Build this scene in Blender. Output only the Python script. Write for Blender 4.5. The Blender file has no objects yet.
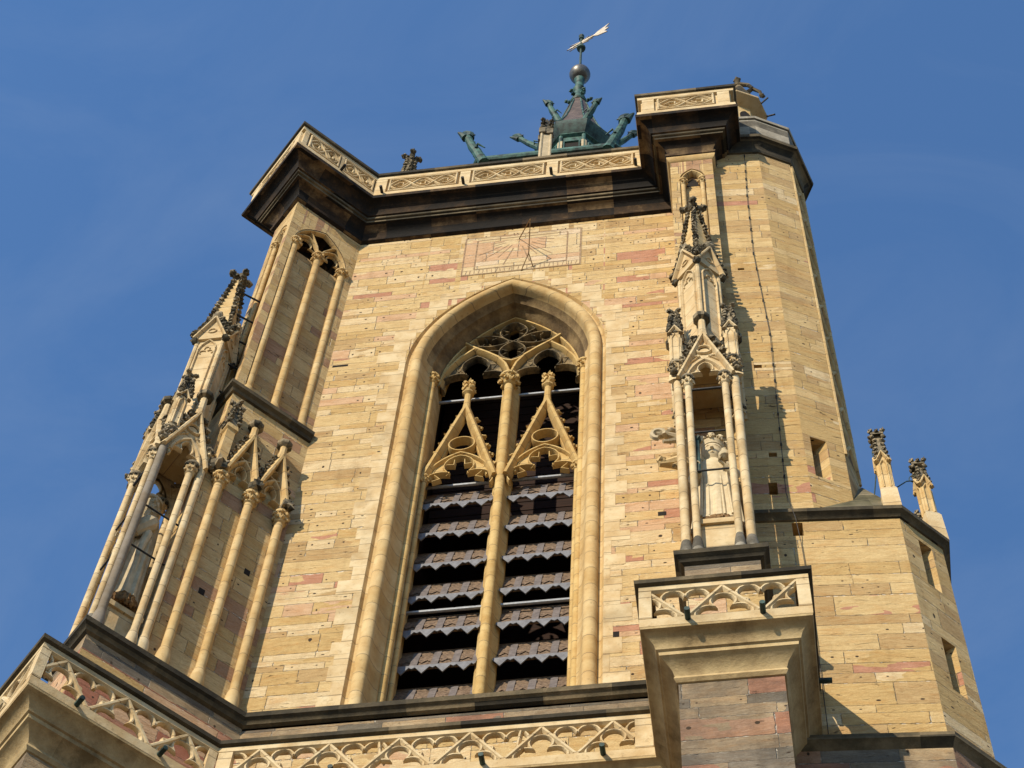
import bpy, bmesh, math, random
from mathutils import Vector, Matrix
random.seed(7)
R = math.radians
S2 = math.sqrt(2)
scene = bpy.context.scene
col = scene.collection

# ------------------------------------------------------------------ camera, sky, sun, exposure
cam_d = bpy.data.cameras.new('camera'); cam = bpy.data.objects.new('camera', cam_d); col.objects.link(cam)
CAM = Vector((5.27975, -23.51933, 1.6)); YAW, PITCH, ROLL = 12.36827, 61.69421, 5.35653
cam.location = CAM
cam.rotation_euler = (Matrix.Rotation(R(YAW), 4, 'Z') @ Matrix.Rotation(R(90 + PITCH), 4, 'X') @ Matrix.Rotation(R(ROLL), 4, 'Z')).to_euler()
cam_d.sensor_width = 36; cam_d.lens = 2100 * 36 / 1024; cam_d.clip_end = 5000
scene.camera = cam
SUN = Vector((-.5, -1, .74)).normalized()          # towards the sun
w = bpy.data.worlds.new("World"); scene.world = w; w.use_nodes = True
nt = w.node_tree; bg = nt.nodes['Background']
sky = nt.nodes.new('ShaderNodeTexSky'); sky.sky_type = 'NISHITA'; sky.sun_disc = False
sky.sun_elevation = math.asin(SUN.z); sky.sun_rotation = math.atan2(SUN.x, SUN.y)
sky.air_density = 1.65; sky.dust_density = 0.0; sky.ozone_density = 10.0; sky.altitude = 200
# faint cirrus high in the sky
tc = nt.nodes.new('ShaderNodeTexCoord'); mp = nt.nodes.new('ShaderNodeMapping'); mp.inputs['Scale'].default_value = (5, 9, 5); mp.inputs['Rotation'].default_value = (.4, .3, .9)
nz = nt.nodes.new('ShaderNodeTexNoise'); nz.inputs['Scale'].default_value = 1.0; nz.inputs['Detail'].default_value = 7; nz.inputs['Roughness'].default_value = .6; nz.inputs['Distortion'].default_value = .8
rp = nt.nodes.new('ShaderNodeValToRGB'); rp.color_ramp.elements[0].position = .45; rp.color_ramp.elements[0].color = (0, 0, 0, 1); rp.color_ramp.elements[1].position = .85; rp.color_ramp.elements[1].color = (.13, .13, .13, 1)
mx = nt.nodes.new('ShaderNodeMix'); mx.data_type = 'RGBA'; mx.inputs[7].default_value = (2.6, 3.1, 3.9, 1)
for a_, b_ in ((tc.outputs['Generated'], mp.inputs[0]), (mp.outputs[0], nz.inputs['Vector']), (nz.outputs[0], rp.inputs[0]), (rp.outputs[0], mx.inputs[0]), (sky.outputs[0], mx.inputs[6]), (mx.outputs[2], bg.inputs[0])): nt.links.new(a_, b_)
bg.inputs[1].default_value = 0.15
sl = bpy.data.lights.new('sun', 'SUN'); sl.energy = 5.0; sl.angle = R(0.5); sl.color = (1, .87, .68)
so = bpy.data.objects.new('sun', sl); col.objects.link(so); so.location = (-20, -60, 60)
so.rotation_euler = SUN.to_track_quat('Z', 'Y').to_euler()
vs = scene.view_settings; vs.view_transform = 'Standard'; vs.look = 'None'; vs.gamma = 1; vs.exposure = 0.17
vs.use_curve_mapping = False

# ------------------------------------------------------------------ node helpers
class N:
    def __init__(s, name):
        s.m = bpy.data.materials.new(name); s.m.use_nodes = True; s.t = s.m.node_tree
        s.b = s.t.nodes['Principled BSDF']; s.b.inputs['Specular IOR Level'].default_value = .25
    def n(s, typ, ins=None, **kw):
        x = s.t.nodes.new(typ)
        for k, v in kw.items(): setattr(x, k, v)
        for k, v in (ins or {}).items(): s.set(x.inputs[k], v)
        return x
    def set(s, inp, v):
        if hasattr(v, 'is_output') and v.is_output: s.t.links.new(v, inp)
        else: inp.default_value = v
    def math(s, op, a, b=0.0, c=0.0):
        x = s.n('ShaderNodeMath', operation=op); s.set(x.inputs[0], a); s.set(x.inputs[1], b); s.set(x.inputs[2], c)
        return x.outputs[0]
    def mix(s, f, a, b, blend='MIX'):
        x = s.n('ShaderNodeMix', data_type='RGBA', blend_type=blend)
        s.set(x.inputs[0], f); s.set(x.inputs[6], a); s.set(x.inputs[7], b)
        return x.outputs[2]
    def ramp(s, f, stops, interp='LINEAR'):
        x = s.n('ShaderNodeValToRGB'); x.color_ramp.interpolation = interp
        e = x.color_ramp.elements
        while len(e) < len(stops): e.new(.5)
        for k, (p, c) in enumerate(stops):
            e[k].position = p; e[k].color = c if len(c) == 4 else (*c, 1)
        s.set(x.inputs[0], f); return x.outputs[0]
    def uv(s):
        u = s.n('ShaderNodeUVMap', uv_map='uv'); q = s.n('ShaderNodeSeparateXYZ', {0: u.outputs[0]})
        return q.outputs[0], q.outputs[1]
    def vec(s, x, y, z=0.0):
        return s.n('ShaderNodeCombineXYZ', {0: x, 1: y, 2: z}).outputs[0]
    def noise(s, vec, scale=1, detail=3, rough=.55, dist=0, out=0):
        return s.n('ShaderNodeTexNoise', {'Vector': vec, 'Scale': scale, 'Detail': detail, 'Roughness': rough, 'Distortion': dist}).outputs[out]
    def bump(s, h, dist=.02, strength=1):
        x = s.n('ShaderNodeBump', {'Height': h, 'Distance': dist, 'Strength': strength})
        s.t.links.new(x.outputs[0], s.b.inputs['Normal'])
    def fin(s, color, rough=.9):
        s.set(s.b.inputs['Base Color'], color); s.set(s.b.inputs['Roughness'], rough); return s.m
    def pos(s): return s.n('ShaderNodeTexCoord').outputs['Object']
def c4(*c): return (*c, 1)

def masonry(name, stops, h=.36, ln=.95, seed=0, dots=1.0, mortar=(.36, .28, .18), zone=.36, mw=.011, dirt=0.0):
    g = N(name); u, v = g.uv()
    nv = g.n('ShaderNodeTexNoise', {'W': g.math('MULTIPLY_ADD', v, .9, 3.1 + seed), 'Scale': 1, 'Detail': 1}, noise_dimensions='1D').outputs[0]
    v2 = g.math('MULTIPLY_ADD', nv, .75, v)
    vr = g.math('DIVIDE', v2, h); row = g.math('FLOOR', vr)
    r1 = g.n('ShaderNodeTexWhiteNoise', {'W': g.math('ADD', row, seed + .5)}, noise_dimensions='1D').outputs[0]
    u2 = g.math('MULTIPLY_ADD', r1, 41.0, g.math('MULTIPLY', u, g.math('MULTIPLY_ADD', r1, .75, .62)))
    ur = g.math('DIVIDE', u2, ln)
    ucell = g.math('FLOOR', ur)
    # a jittered joint inside every cell makes lengths uneven
    wn = g.n('ShaderNodeTexWhiteNoise', {'Vector': g.vec(ucell, row, seed)}, noise_dimensions='3D')
    fu = g.math('SUBTRACT', ur, ucell); fv = g.math('SUBTRACT', vr, row)
    jit = g.math('MULTIPLY_ADD', wn.outputs[0], .5, .25)
    side = g.math('GREATER_THAN', fu, jit)
    wn2 = g.n('ShaderNodeTexWhiteNoise', {'Vector': g.vec(g.math('ADD', ucell, side), row, seed + 7.3)}, noise_dimensions='3D')
    rid = wn2.outputs[0]; rc = g.n('ShaderNodeSeparateColor', {0: wn2.outputs[1]})
    du = g.math('MULTIPLY', g.math('ABSOLUTE', g.math('SUBTRACT', fu, jit)), ln)
    dv = g.math('MULTIPLY', g.math('MINIMUM', fv, g.math('SUBTRACT', 1.0, fv)), h)
    wob = g.noise(g.vec(u, v, seed), 9, 2)
    dist = g.math('MINIMUM', du, dv)
    thr = g.math('MULTIPLY_ADD', wob, mw * 3.4, -mw * .9)
    mor = g.math('SMOOTH_MIN', g.math('MAXIMUM', g.math('DIVIDE', g.math('SUBTRACT', thr, dist), mw), 0.0), 1.0, .1)
    big = g.noise(g.vec(g.math('MULTIPLY', g.math('ADD', ucell, side), ln), g.math('MULTIPLY', row, h), seed + 3), .16, 3)
    f = g.math('ADD', g.math('MULTIPLY', rid, 1 - zone), g.math('MULTIPLY', g.math('MULTIPLY_ADD', big, 2.2, -.6), zone))
    f = g.math('MULTIPLY_ADD', g.math('SUBTRACT', g.noise(g.vec(u, g.math('MULTIPLY', v, 2.5), seed + 31), .9, 2), .5), .06, f)
    base = g.ramp(f, stops, 'CONSTANT')
    # bedding streaks of the sandstone, tilted a little differently in every block
    tilt = g.math('MULTIPLY', g.math('SUBTRACT', rc.outputs[1], .5), .35)
    vv = g.math('MULTIPLY_ADD', u, tilt, v)
    st = g.noise(g.vec(g.math('MULTIPLY', u, 3.2), g.math('MULTIPLY', vv, 13), g.math('MULTIPLY', rid, 30)), 1, 6, .72, .8)
    st2 = g.noise(g.vec(g.math('MULTIPLY', u, 1.4), g.math('MULTIPLY', vv, 5), g.math('MULTIPLY', rid, 11)), 1, 5, .65, 1.0)
    colr = g.mix(g.math('MULTIPLY', g.ramp(st, [(.42, (0, 0, 0)), (.62, (1, 1, 1))]), .42), base, g.mix(1.0, base, c4(.60, .48, .35), 'MULTIPLY'))
    colr = g.mix(g.math('MULTIPLY', g.ramp(st2, [(.5, (0, 0, 0)), (.7, (1, 1, 1))]), .55), colr, g.mix(1.0, base, c4(.86, .66, .47), 'MULTIPLY'))
    gr = g.noise(g.vec(u, v, seed + 9), 1.7, 5, .65)
    colr = g.mix(g.ramp(gr, [(.35, (.32, .32, .32)), (.6, (0, 0, 0))]), colr, g.mix(1.0, colr, c4(.62, .56, .48), 'MULTIPLY'))
    run = g.noise(g.vec(g.math('MULTIPLY', u, 2.6), g.math('MULTIPLY', v, .22), seed + 40), 1, 4, .6)
    colr = g.mix(g.math('MULTIPLY', g.ramp(run, [(.55, (0, 0, 0)), (.75, (1, 1, 1))]), .45), colr, g.mix(1.0, colr, c4(.58, .52, .45), 'MULTIPLY'))
    grain = g.noise(g.vec(u, v, seed + 50), 26, 4, .75)
    colr = g.mix(g.ramp(grain, [(.36, (.35, .35, .35)), (.56, (0, 0, 0))]), colr, g.mix(1.0, colr, c4(.66, .58, .5), 'MULTIPLY'))
    if dirt:
        gd = g.noise(g.vec(u, v, seed + 19), .8, 5, .7)
        colr = g.mix(g.math('MULTIPLY', g.ramp(gd, [(.42, (0, 0, 0)), (.62, (1, 1, 1))]), dirt), colr, c4(.045, .04, .034))
    colr = g.mix(g.math('MULTIPLY', mor, .75), colr, g.mix(g.math('GREATER_THAN', wob, .57), c4(*mortar), c4(.62, .56, .45)))
    # lewis holes
    hx = g.math('MULTIPLY', g.math('SUBTRACT', g.math('ABSOLUTE', g.math('SUBTRACT', fu, jit)), g.math('MULTIPLY_ADD', rc.outputs[2], .16, .07)), ln)
    hy = g.math('MULTIPLY', g.math('SUBTRACT', fv, .5), h)
    hd = g.math('SQRT', g.math('ADD', g.math('MULTIPLY', hx, hx), g.math('MULTIPLY', hy, hy)))
    hole = g.math('MULTIPLY', g.math('LESS_THAN', hd, .026), g.math('GREATER_THAN', rc.outputs[0], 1 - .45 * dots))
    cr = g.noise(g.vec(g.math('MULTIPLY', u, 2.2), g.math('MULTIPLY', v, 9), seed + 2), 1, 4, .7, 1.2)
    crack = g.math('MULTIPLY', g.ramp(cr, [(.655, (0, 0, 0)), (.71, (1, 1, 1))]), .8)
    colr = g.mix(g.math('MAXIMUM', hole, g.math('MULTIPLY', crack, .75)), colr, c4(.05, .032, .018))
    hgt = g.math('ADD', g.math('MULTIPLY', mor, -.6), g.math('ADD', g.math('MULTIPLY', rid, .55), g.math('ADD', g.math('MULTIPLY', st, .45), g.math('MULTIPLY', grain, .25))))
    hgt = g.math('SUBTRACT', hgt, g.math('MULTIPLY', g.math('MAXIMUM', hole, crack), 1.0))
    g.bump(hgt, .05, 1.0)
    return g.fin(colr, .92)

CREAM, OCHRE, TAN, PALE, PINK, RED, GOLD = (.63, .47, .23), (.56, .395, .17), (.50, .35, .165), (.68, .54, .315), (.61, .41, .245), (.49, .255, .16), (.58, .40, .175)
M = {}
M['facade'] = masonry('tower_sandstone', [(0, TAN), (.16, CREAM), (.26, RED), (.285, PALE), (.35, OCHRE), (.43, CREAM), (.51, PINK), (.57, PALE), (.64, TAN), (.72, CREAM), (.78, OCHRE), (.86, PINK), (.92, TAN)], h=.31, ln=1.0, seed=1)
M['turret'] = masonry('turret_sandstone', [(0, TAN), (.18, OCHRE), (.32, CREAM), (.42, RED), (.452, OCHRE), (.55, CREAM), (.65, TAN), (.7, PALE), (.74, OCHRE), (.86, TAN), (.92, GOLD)], h=.40, ln=1.5, seed=5, zone=.15)
M['buttress'] = masonry('buttress_sandstone', [(0, TAN), (.2, CREAM), (.35, OCHRE), (.5, (.42, .26, .15)), (.6, CREAM), (.78, TAN), (.93, PINK)], h=.42, ln=.8, seed=9, dots=.3)
M['weathered'] = masonry('weathered_sandstone', [(0, (.21, .18, .135)), (.2, (.36, .28, .18)), (.36, (.42, .22, .14)), (.43, (.24, .205, .155)), (.58, (.46, .35, .21)), (.72, (.2, .175, .13)), (.84, (.44, .27, .17)), (.9, (.38, .29, .18))], h=.40, ln=1.2, seed=13, dirt=.5, mortar=(.4, .36, .3))

M['redwall'] = masonry('red_sandstone', [(0, (.42, .18, .11)), (.3, (.46, .24, .15)), (.5, PINK), (.62, (.40, .17, .105)), (.8, OCHRE)], h=.42, ln=1.5, seed=17)
def dressed(name, c1, c2, joint=.6, stain=.25, seed=0):
    g = N(name); u, v = g.uv(); p = g.pos()
    jr = g.math('DIVIDE', g.math('ADD', v, seed), joint); fl = g.math('FLOOR', jr)
    rid = g.n('ShaderNodeTexWhiteNoise', {'W': fl}, noise_dimensions='1D').outputs[0]
    fv = g.math('SUBTRACT', jr, fl)
    dj = g.math('MULTIPLY', g.math('MINIMUM', fv, g.math('SUBTRACT', 1.0, fv)), joint)
    base = g.mix(rid, c4(*c1), c4(*c2))
    n1 = g.noise(p, 2.3, 5, .62); n2 = g.noise(p, .9, 3)
    base = g.mix(g.ramp(n1, [(.38, (.7, .7, .7)), (.62, (0, 0, 0))]), base, g.mix(1.0, base, c4(.78, .66, .5), 'MULTIPLY'))
    base = g.mix(g.math('MULTIPLY', g.ramp(n2, [(.52, (0, 0, 0)), (.7, (1, 1, 1))]), stain), base, g.mix(1.0, base, c4(.36, .33, .28), 'MULTIPLY'))
    base = g.mix(g.math('MULTIPLY', g.math('LESS_THAN', dj, .011), .65), base, c4(.17, .12, .07))
    sp = g.noise(p, 7, 4, .7); base = g.mix(g.math('MULTIPLY', g.ramp(sp, [(.58, (0, 0, 0)), (.72, (1, 1, 1))]), .55), base, g.mix(1.0, base, c4(.45, .38, .3), 'MULTIPLY'))
    fine = g.noise(p, 14, 4, .7)
    g.bump(g.math('ADD', fine, g.math('MULTIPLY', g.math('LESS_THAN', dj, .012), -1.0)), .012, .7)
    return g.fin(base, .9)
M['dressed'] = dressed('dressed_sandstone', (.61, .46, .235), (.53, .375, .165))
M['dressed_pale'] = dressed('pale_dressed_sandstone', (.65, .53, .325), (.575, .445, .25), stain=.45)
M['tracery'] = dressed('tracery_sandstone', (.59, .43, .185), (.52, .365, .145), stain=.12)
M['grey_shaft'] = dressed('grey_weathered_shaft_stone', (.22, .19, .15), (.27, .24, .19), joint=3, stain=.4)

def crust(name, cols, scale=1.6, blk=1.3, ridw=.38):
    g = N(name); u, v = g.uv(); p = g.pos()
    cu = g.math('FLOOR', g.math('DIVIDE', u, blk))
    rid = g.n('ShaderNodeTexWhiteNoise', {'Vector': g.vec(cu, g.math('FLOOR', g.math('MULTIPLY', v, 2.3)), 3)}, noise_dimensions='3D').outputs[0]
    n1 = g.noise(p, scale, 6, .68); f = g.math('MULTIPLY_ADD', n1, 1.13 - ridw, g.math('MULTIPLY', rid, ridw))
    base = g.ramp(f, [(.36, cols[0]), (.5, cols[1]), (.66, cols[2]), (.78, cols[3])])
    n3 = g.noise(p, 9, 4, .7)
    base = g.mix(g.math('MULTIPLY', n3, .5), base, g.mix(1.0, base, c4(.55, .52, .45), 'MULTIPLY'))
    g.bump(g.noise(p, 12, 5, .7), .02, .7)
    return g.fin(base, .92)
M['cornice'] = crust('black_crusted_cornice_and_reveal_shade', [(.008, .007, .006), (.015, .011, .008), (.062, .036, .017), (.20, .13, .062)])  # real crust on the cornice; also painted shade on the left recess arch
M['string'] = crust('lichen_dark_string_stone', [(.03, .026, .018), (.06, .05, .032), (.12, .095, .055), (.22, .17, .1)])
M['corbel'] = crust('stained_corbel_stone', [(.20, .14, .065), (.40, .285, .14), (.56, .42, .215), (.63, .48, .26)], scale=1.1, ridw=.12)
M['finial'] = crust('mossy_grey_finial_stone', [(.03, .027, .019), (.10, .088, .06), (.23, .19, .125), (.40, .32, .2)], scale=5)
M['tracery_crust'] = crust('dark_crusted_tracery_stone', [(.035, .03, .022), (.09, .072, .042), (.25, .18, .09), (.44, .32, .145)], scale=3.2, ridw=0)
M['arch_shade'] = crust('brown_shade_painted_arch_stone', [(.07, .045, .022), (.16, .105, .05), (.30, .21, .10), (.42, .30, .145)], scale=1.3, ridw=0)  # brown tones paint the shade under the window arch into the stone
M['mossroof'] = crust('mossy_slab_roof_stone', [(.06, .055, .03), (.11, .1, .055), (.16, .14, .09), (.24, .2, .13)], scale=3)
M['greyparapet'] = crust('grey_turret_parapet_stone', [(.09, .08, .06), (.2, .18, .14), (.32, .29, .23), (.42, .38, .3)], scale=1.6)
def simple(name, c1, c2, scale=6, rough=.6, metal=0.0, bump=.01, stretch=(1, 1, 1)):
    g = N(name); p = g.n('ShaderNodeMapping', {'Vector': g.pos(), 'Scale': stretch}).outputs[0]
    n = g.noise(p, scale, 5, .65)
    b = g.mix(g.ramp(n, [(.35, (0, 0, 0)), (.65, (1, 1, 1))]), c4(*c1), c4(*c2))
    g.bump(n, bump, .6); g.b.inputs['Metallic'].default_value = metal
    return g.fin(b, rough)
M['copper'] = simple('verdigris_copper', (.008, .016, .014), (.065, .16, .13), 4, .6)
M['copper_dark'] = simple('dark_patinated_copper', (.012, .018, .016), (.05, .10, .085), 4, .6)
M['copper_brown'] = simple('brown_roof_copper', (.06, .042, .03), (.14, .10, .075), 3, .55)
M['lead'] = simple('dull_lead_ball', (.10, .095, .085), (.19, .175, .15), 5, .42, .6, .003)
M['gilt'] = simple('worn_gilt_metal', (.36, .31, .24), (.50, .44, .35), 12, .5, .3, .002)
M['iron'] = simple('black_iron', (.02, .02, .02), (.05, .05, .048), 12, .6, .5, .002)
M['galv'] = simple('grey_iron_bar', (.26, .27, .28), (.36, .37, .38), 12, .5, .5, .002)
M['louvre'] = simple('weathered_louvre_shingles', (.04, .024, .016), (.26, .18, .115), 14, .85, 0, .03, (1, 1, 2.5))
M['slat'] = simple('grey_louvre_batten_wood', (.10, .085, .08), (.17, .145, .135), 8, .8)
M['teeth'] = simple('grey_zinc_lambrequin', (.12, .12, .13), (.20, .205, .22), 8, .6)
M['darkwood'] = simple('dark_belfry_timber', (.010, .005, .003), (.035, .014, .008), 3, .9, 0, .01, (.3, 1, 8))
M['statue'] = simple('pale_statue_stone', (.50, .40, .24), (.62, .52, .34), 7, .9, 0, .012)
M['statue_grey'] = simple('grey_brown_statue_stone', (.38, .31, .19), (.52, .42, .27), 5, .9, 0, .015)
M['brownbase'] = simple('brown_carved_stone', (.12, .065, .025), (.24, .14, .055), 9, .9, 0, .03)
M['groove'] = simple('weathered_brown_groove', (.19, .12, .065), (.36, .25, .15), 7, .95)
M['void'] = simple('dark_slit_interior', (.012, .009, .007), (.02, .016, .012), 5, .95)  # near-black colour carries the shade inside slits, holes and openings
M['ground'] = simple('cobbled_square', (.11, .095, .08), (.15, .13, .105), 1.5, .9)
M['dialface'] = masonry('eroded_dial_stone', [(0, PALE), (.2, PINK), (.34, PALE), (.6, PINK), (.7, (.70, .56, .38))], h=.42, ln=.8, seed=21, dots=0, mw=.02)

# ------------------------------------------------------------------ mesh builder
Z = Vector((0, 0, 1))
class Frame:
    """plane frame: u to the right, z up, out towards the viewer"""
    def __init__(s, o, n):
        s.o = Vector((o[0], o[1], 0)); s.n = Vector((n[0], n[1], 0)).normalized(); s.ex = Vector((-s.n.y, s.n.x, 0))
    def __call__(s, u, z, out=0.0): return s.o + s.ex * u + s.n * out + Z * z
_b = bmesh.new(); bmesh.ops.create_icosphere(_b, subdivisions=2, radius=1)
_b.verts.index_update(); ICO_V = [v.co.copy() for v in _b.verts]; ICO_F = [tuple(v.index for v in f.verts) for f in _b.faces]; _b.free()
class MB:
    def __init__(s): s.v = []; s.f = []; s.mi = []; s.m = 0
    def add(s, vs, fs):
        b = len(s.v); s.v += [Vector(p) for p in vs]
        for f in fs: s.f.append([b + i for i in f]); s.mi.append(s.m)
    def box(s, x0, x1, y0, y1, z0, z1, fn=None):
        vs = [(x, y, z) for z in (z0, z1) for x, y in ((x0, y0), (x1, y0), (x1, y1), (x0, y1))]
        if fn: vs = [fn(*q) for q in vs]
        s.add(vs, [(3, 2, 1, 0), (4, 5, 6, 7), (0, 1, 5, 4), (1, 2, 6, 5), (2, 3, 7, 6), (3, 0, 4, 7)])
    def fbox(s, fr, u0, u1, z0, z1, o0, o1):
        s.box(u0, u1, o0, o1, z0, z1, lambda u, o, z: fr(u, z, o))
    def lathe(s, prof, c, n=12, mod=None, ph=0.0, caps=True, axis=None):
        c = Vector(c); vs = []
        for r, z in prof:
            for k in range(n):
                a = 2 * math.pi * k / n + ph; rr = r * (mod(a, z) if mod else 1)
                vs.append((c.x + rr * math.cos(a), c.y + rr * math.sin(a), c.z + z))
        fs = [(i * n + k, i * n + (k + 1) % n, (i + 1) * n + (k + 1) % n, (i + 1) * n + k) for i in range(len(prof) - 1) for k in range(n)]
        if caps: fs += [tuple(range(n))[::-1], tuple((len(prof) - 1) * n + k for k in range(n))]
        s.add(vs, fs)
    def tube(s, pts, r, n=8, caps=True, sq=1.0):
        pts = [Vector(p) for p in pts]; rs = r if isinstance(r, (list, tuple)) else [r] * len(pts)
        up = None; vs = []
        for i, p in enumerate(pts):
            t = (pts[min(i + 1, len(pts) - 1)] - pts[max(i - 1, 0)]).normalized()
            if up is None: up = t.orthogonal().normalized()
            a = (up - t * up.dot(t))
            a = a.normalized() if a.length > 1e-6 else t.orthogonal().normalized()
            up = a; b = t.cross(a)
            for k in range(n):
                q = 2 * math.pi * k / n; vs.append(p + a * rs[i] * math.cos(q) + b * rs[i] * sq * math.sin(q))
        m = len(pts)
        fs = [(i * n + k, i * n + (k + 1) % n, (i + 1) * n + (k + 1) % n, (i + 1) * n + k) for i in range(m - 1) for k in range(n)]
        if caps: fs += [tuple(range(n))[::-1], tuple((m - 1) * n + k for k in range(n))]
        s.add(vs, fs)
    def bar(s, fr, pts, wd, front, back, closed=False):
        """moulded tracery bar along a polyline in a plane frame"""
        prof = [(-.5, back), (-.5, back + (front - back) * .55), (-.17, front), (.17, front), (.5, back + (front - back) * .55), (.5, back)]
        n = len(pts); vs = []
        for i, (u, z) in enumerate(pts):
            def seg(a, b):
                d = Vector((pts[b][0] - pts[a][0], pts[b][1] - pts[a][1]));
                return d.normalized() if d.length > 1e-9 else Vector((1, 0))
            if closed: d1, d2 = seg((i - 1) % n, i), seg(i, (i + 1) % n)
            else: d1 = seg(max(i - 1, 0), max(i, 1)); d2 = seg(min(i, n - 2), min(i + 1, n - 1))
            n1 = Vector((-d1.y, d1.x)); n2 = Vector((-d2.y, d2.x)); k = max(1 + n1.dot(n2), .35); mm = (n1 + n2) / k
            for a, o in prof: vs.append(fr(u + mm.x * a * wd, z + mm.y * a * wd, o))
        k = len(prof); fs = []
        for i in range(n if closed else n - 1):
            j = (i + 1) % n
            fs += [(i * k + q, i * k + (q + 1) % k, j * k + (q + 1) % k, j * k + q) for q in range(k)]
        if not closed: fs += [tuple(range(k))[::-1], tuple((n - 1) * k + q for q in range(k))]
        s.add(vs, fs)
    def sweep(s, path, prof, closed=False, capends=True):
        """profile (offset outward, z) along a plan path, outside on the right hand"""
        pts = [Vector(p) for p in path]; n = len(pts); vs = []; k = len(prof)
        for i, p in enumerate(pts):
            def nor(a, b):
                d = (pts[b] - pts[a]).normalized(); return Vector((d.y, -d.x))
            if closed: n1, n2 = nor((i - 1) % n, i), nor(i, (i + 1) % n)
            else: n1 = nor(max(i - 1, 0), max(i, 1)); n2 = nor(min(i, n - 2), min(i + 1, n - 1))
            m = (n1 + n2) / max(1 + n1.dot(n2), .2)
            for o, z in prof: vs.append((p.x + m.x * o, p.y + m.y * o, z))
        fs = [(i * k + q, ((i + 1) % n) * k + q, ((i + 1) % n) * k + q + 1, i * k + q + 1) for i in range(n if closed else n - 1) for q in range(k - 1)]
        if not closed and capends and k > 2: fs += [tuple(range(k))[::-1], tuple((n - 1) * k + q for q in range(k))]
        s.add(vs, fs)
    def lump(s, c, r, seed=0, sx=1, sy=1, sz=1):
        # a knobbly leaf-like lump
        rn = random.Random(seed * 7 + 1); c = Vector(c); a, b, e = [rn.uniform(0, 6) for _ in range(3)]
        vs = []
        for p in ICO_V:
            k = 1 + .34 * math.sin(4.6 * p.x + a) * math.sin(4.2 * p.y + b) + .22 * math.sin(7 * p.z + e) * math.cos(6 * p.x - b) + rn.uniform(-.12, .12)
            vs.append(c + Vector((p.x * sx, p.y * sy, p.z * sz)) * r * k)
        s.add(vs, ICO_F)
    def facet(s, fr, u0, u1, z0, z1, holes, mw=0, mv=1):
        """upright wall face with real recesses; holes = (ua, ub, za, zb, depth, splay), not overlapping in height"""
        z = z0; q = lambda ps: s.add([fr(*p) for p in ps], [tuple(range(len(ps)))])
        s.m = mw
        for ua, ub, za, zb, dp, sp in sorted(holes, key=lambda h: h[2]):
            q([(u0, z), (u1, z), (u1, za), (u0, za)]); q([(u0, za), (ua, za), (ua, zb), (u0, zb)]); q([(ub, za), (u1, za), (u1, zb), (ub, zb)])
            c = ub - sp
            q([(ua, za), (ua, zb), (ua, zb, -dp), (ua, za, -dp)]); q([(ub, za), (ub, zb), (c, zb, -dp), (c, za, -dp)])
            q([(ua, za), (ub, za), (c, za, -dp), (ua, za, -dp)]); q([(ua, zb), (ub, zb), (c, zb, -dp), (ua, zb, -dp)])
            s.m = mv; q([(ua, za, -dp), (c, za, -dp), (c, zb, -dp), (ua, zb, -dp)]); s.m = mw; z = zb
        q([(u0, z), (u1, z), (u1, z1), (u0, z1)])
    def build(s, name, mats, parent=None, smooth=True):
        me = bpy.data.meshes.new(name)
        off = Vector(parent.matrix_world.translation) if (parent is not None and not parent.get('_local')) else Vector()
        if parent is not None: off = world_off(parent)
        me.from_pydata([tuple(v - off) for v in s.v], [], s.f)
        if not isinstance(mats, (list, tuple)): mats = [mats]
        for m in mats: me.materials.append(M[m])
        me.polygons.foreach_set('material_index', s.mi)
        bm = bmesh.new(); bm.from_mesh(me); bmesh.ops.recalc_face_normals(bm, faces=bm.faces)
        uvl = bm.loops.layers.uv.new('uv')
        for f in bm.faces:
            nn = f.normal
            if abs(nn.z) > .92:
                for l in f.loops: l[uvl].uv = (l.vert.co.x + off.x, l.vert.co.y + off.y)
            else:
                t = Vector((-nn.y, nn.x)).normalized()
                for l in f.loops:
                    q = l.vert.co + off; l[uvl].uv = (q.x * t.x + q.y * t.y, q.z)
        bm.to_mesh(me); bm.free()
        if smooth:
            me.shade_smooth(); me.set_sharp_from_angle(angle=R(32))
        o = bpy.data.objects.new(name, me); col.objects.link(o)
        if parent is not None: o.parent = parent
        return o
OFFS = {}
def world_off(o):
    v = Vector()
    while o is not None:
        if o.get('_x') is None and o.type == 'EMPTY': v = v + (OFFS.get(o.name, o.location))
        o = o.parent
    return v
def thing(name, label, cat, loc=(0, 0, 0), local=False, group=None):
    o = bpy.data.objects.new(name, None); col.objects.link(o); o.location = loc; o.empty_display_size = .3
    o['label'] = label; o['category'] = cat
    if group: o['group'] = group
    OFFS[o.name] = Vector((0, 0, 0)) if local else Vector(loc)
    return o
def tag(o, label, cat, group=None):
    o['label'] = label; o['category'] = cat
    if group: o['group'] = group
    return o
def arc(cx, cz, r, a0, a1, n=12): return [(cx + r * math.cos(R(a0 + (a1 - a0) * i / n)), cz + r * math.sin(R(a0 + (a1 - a0) * i / n))) for i in range(n + 1)]
def pointed(c, z, h, rise=None, n=10):
    """pointed arch polyline of half width h springing at z"""
    rad = 2 * h if rise is None else (h * h + rise * rise) / (2 * h)
    a = math.degrees(math.acos((rad - h) / rad))
    L = arc(c - h + rad, z, rad, 180, 180 - a, n); Rr = arc(c + h - rad, z, rad, a, 0, n)
    return L + Rr[1:]
def trefoil(c, z, h, H):
    l = arc(c - h * .52, z + H * .20, h * .46, 235, 40, 9)
    t = arc(c, z + H * .58, h * .40, 205, -25, 10)
    r = [(2 * c - x, y) for x, y in reversed(l)]
    return l, t, r
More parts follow.
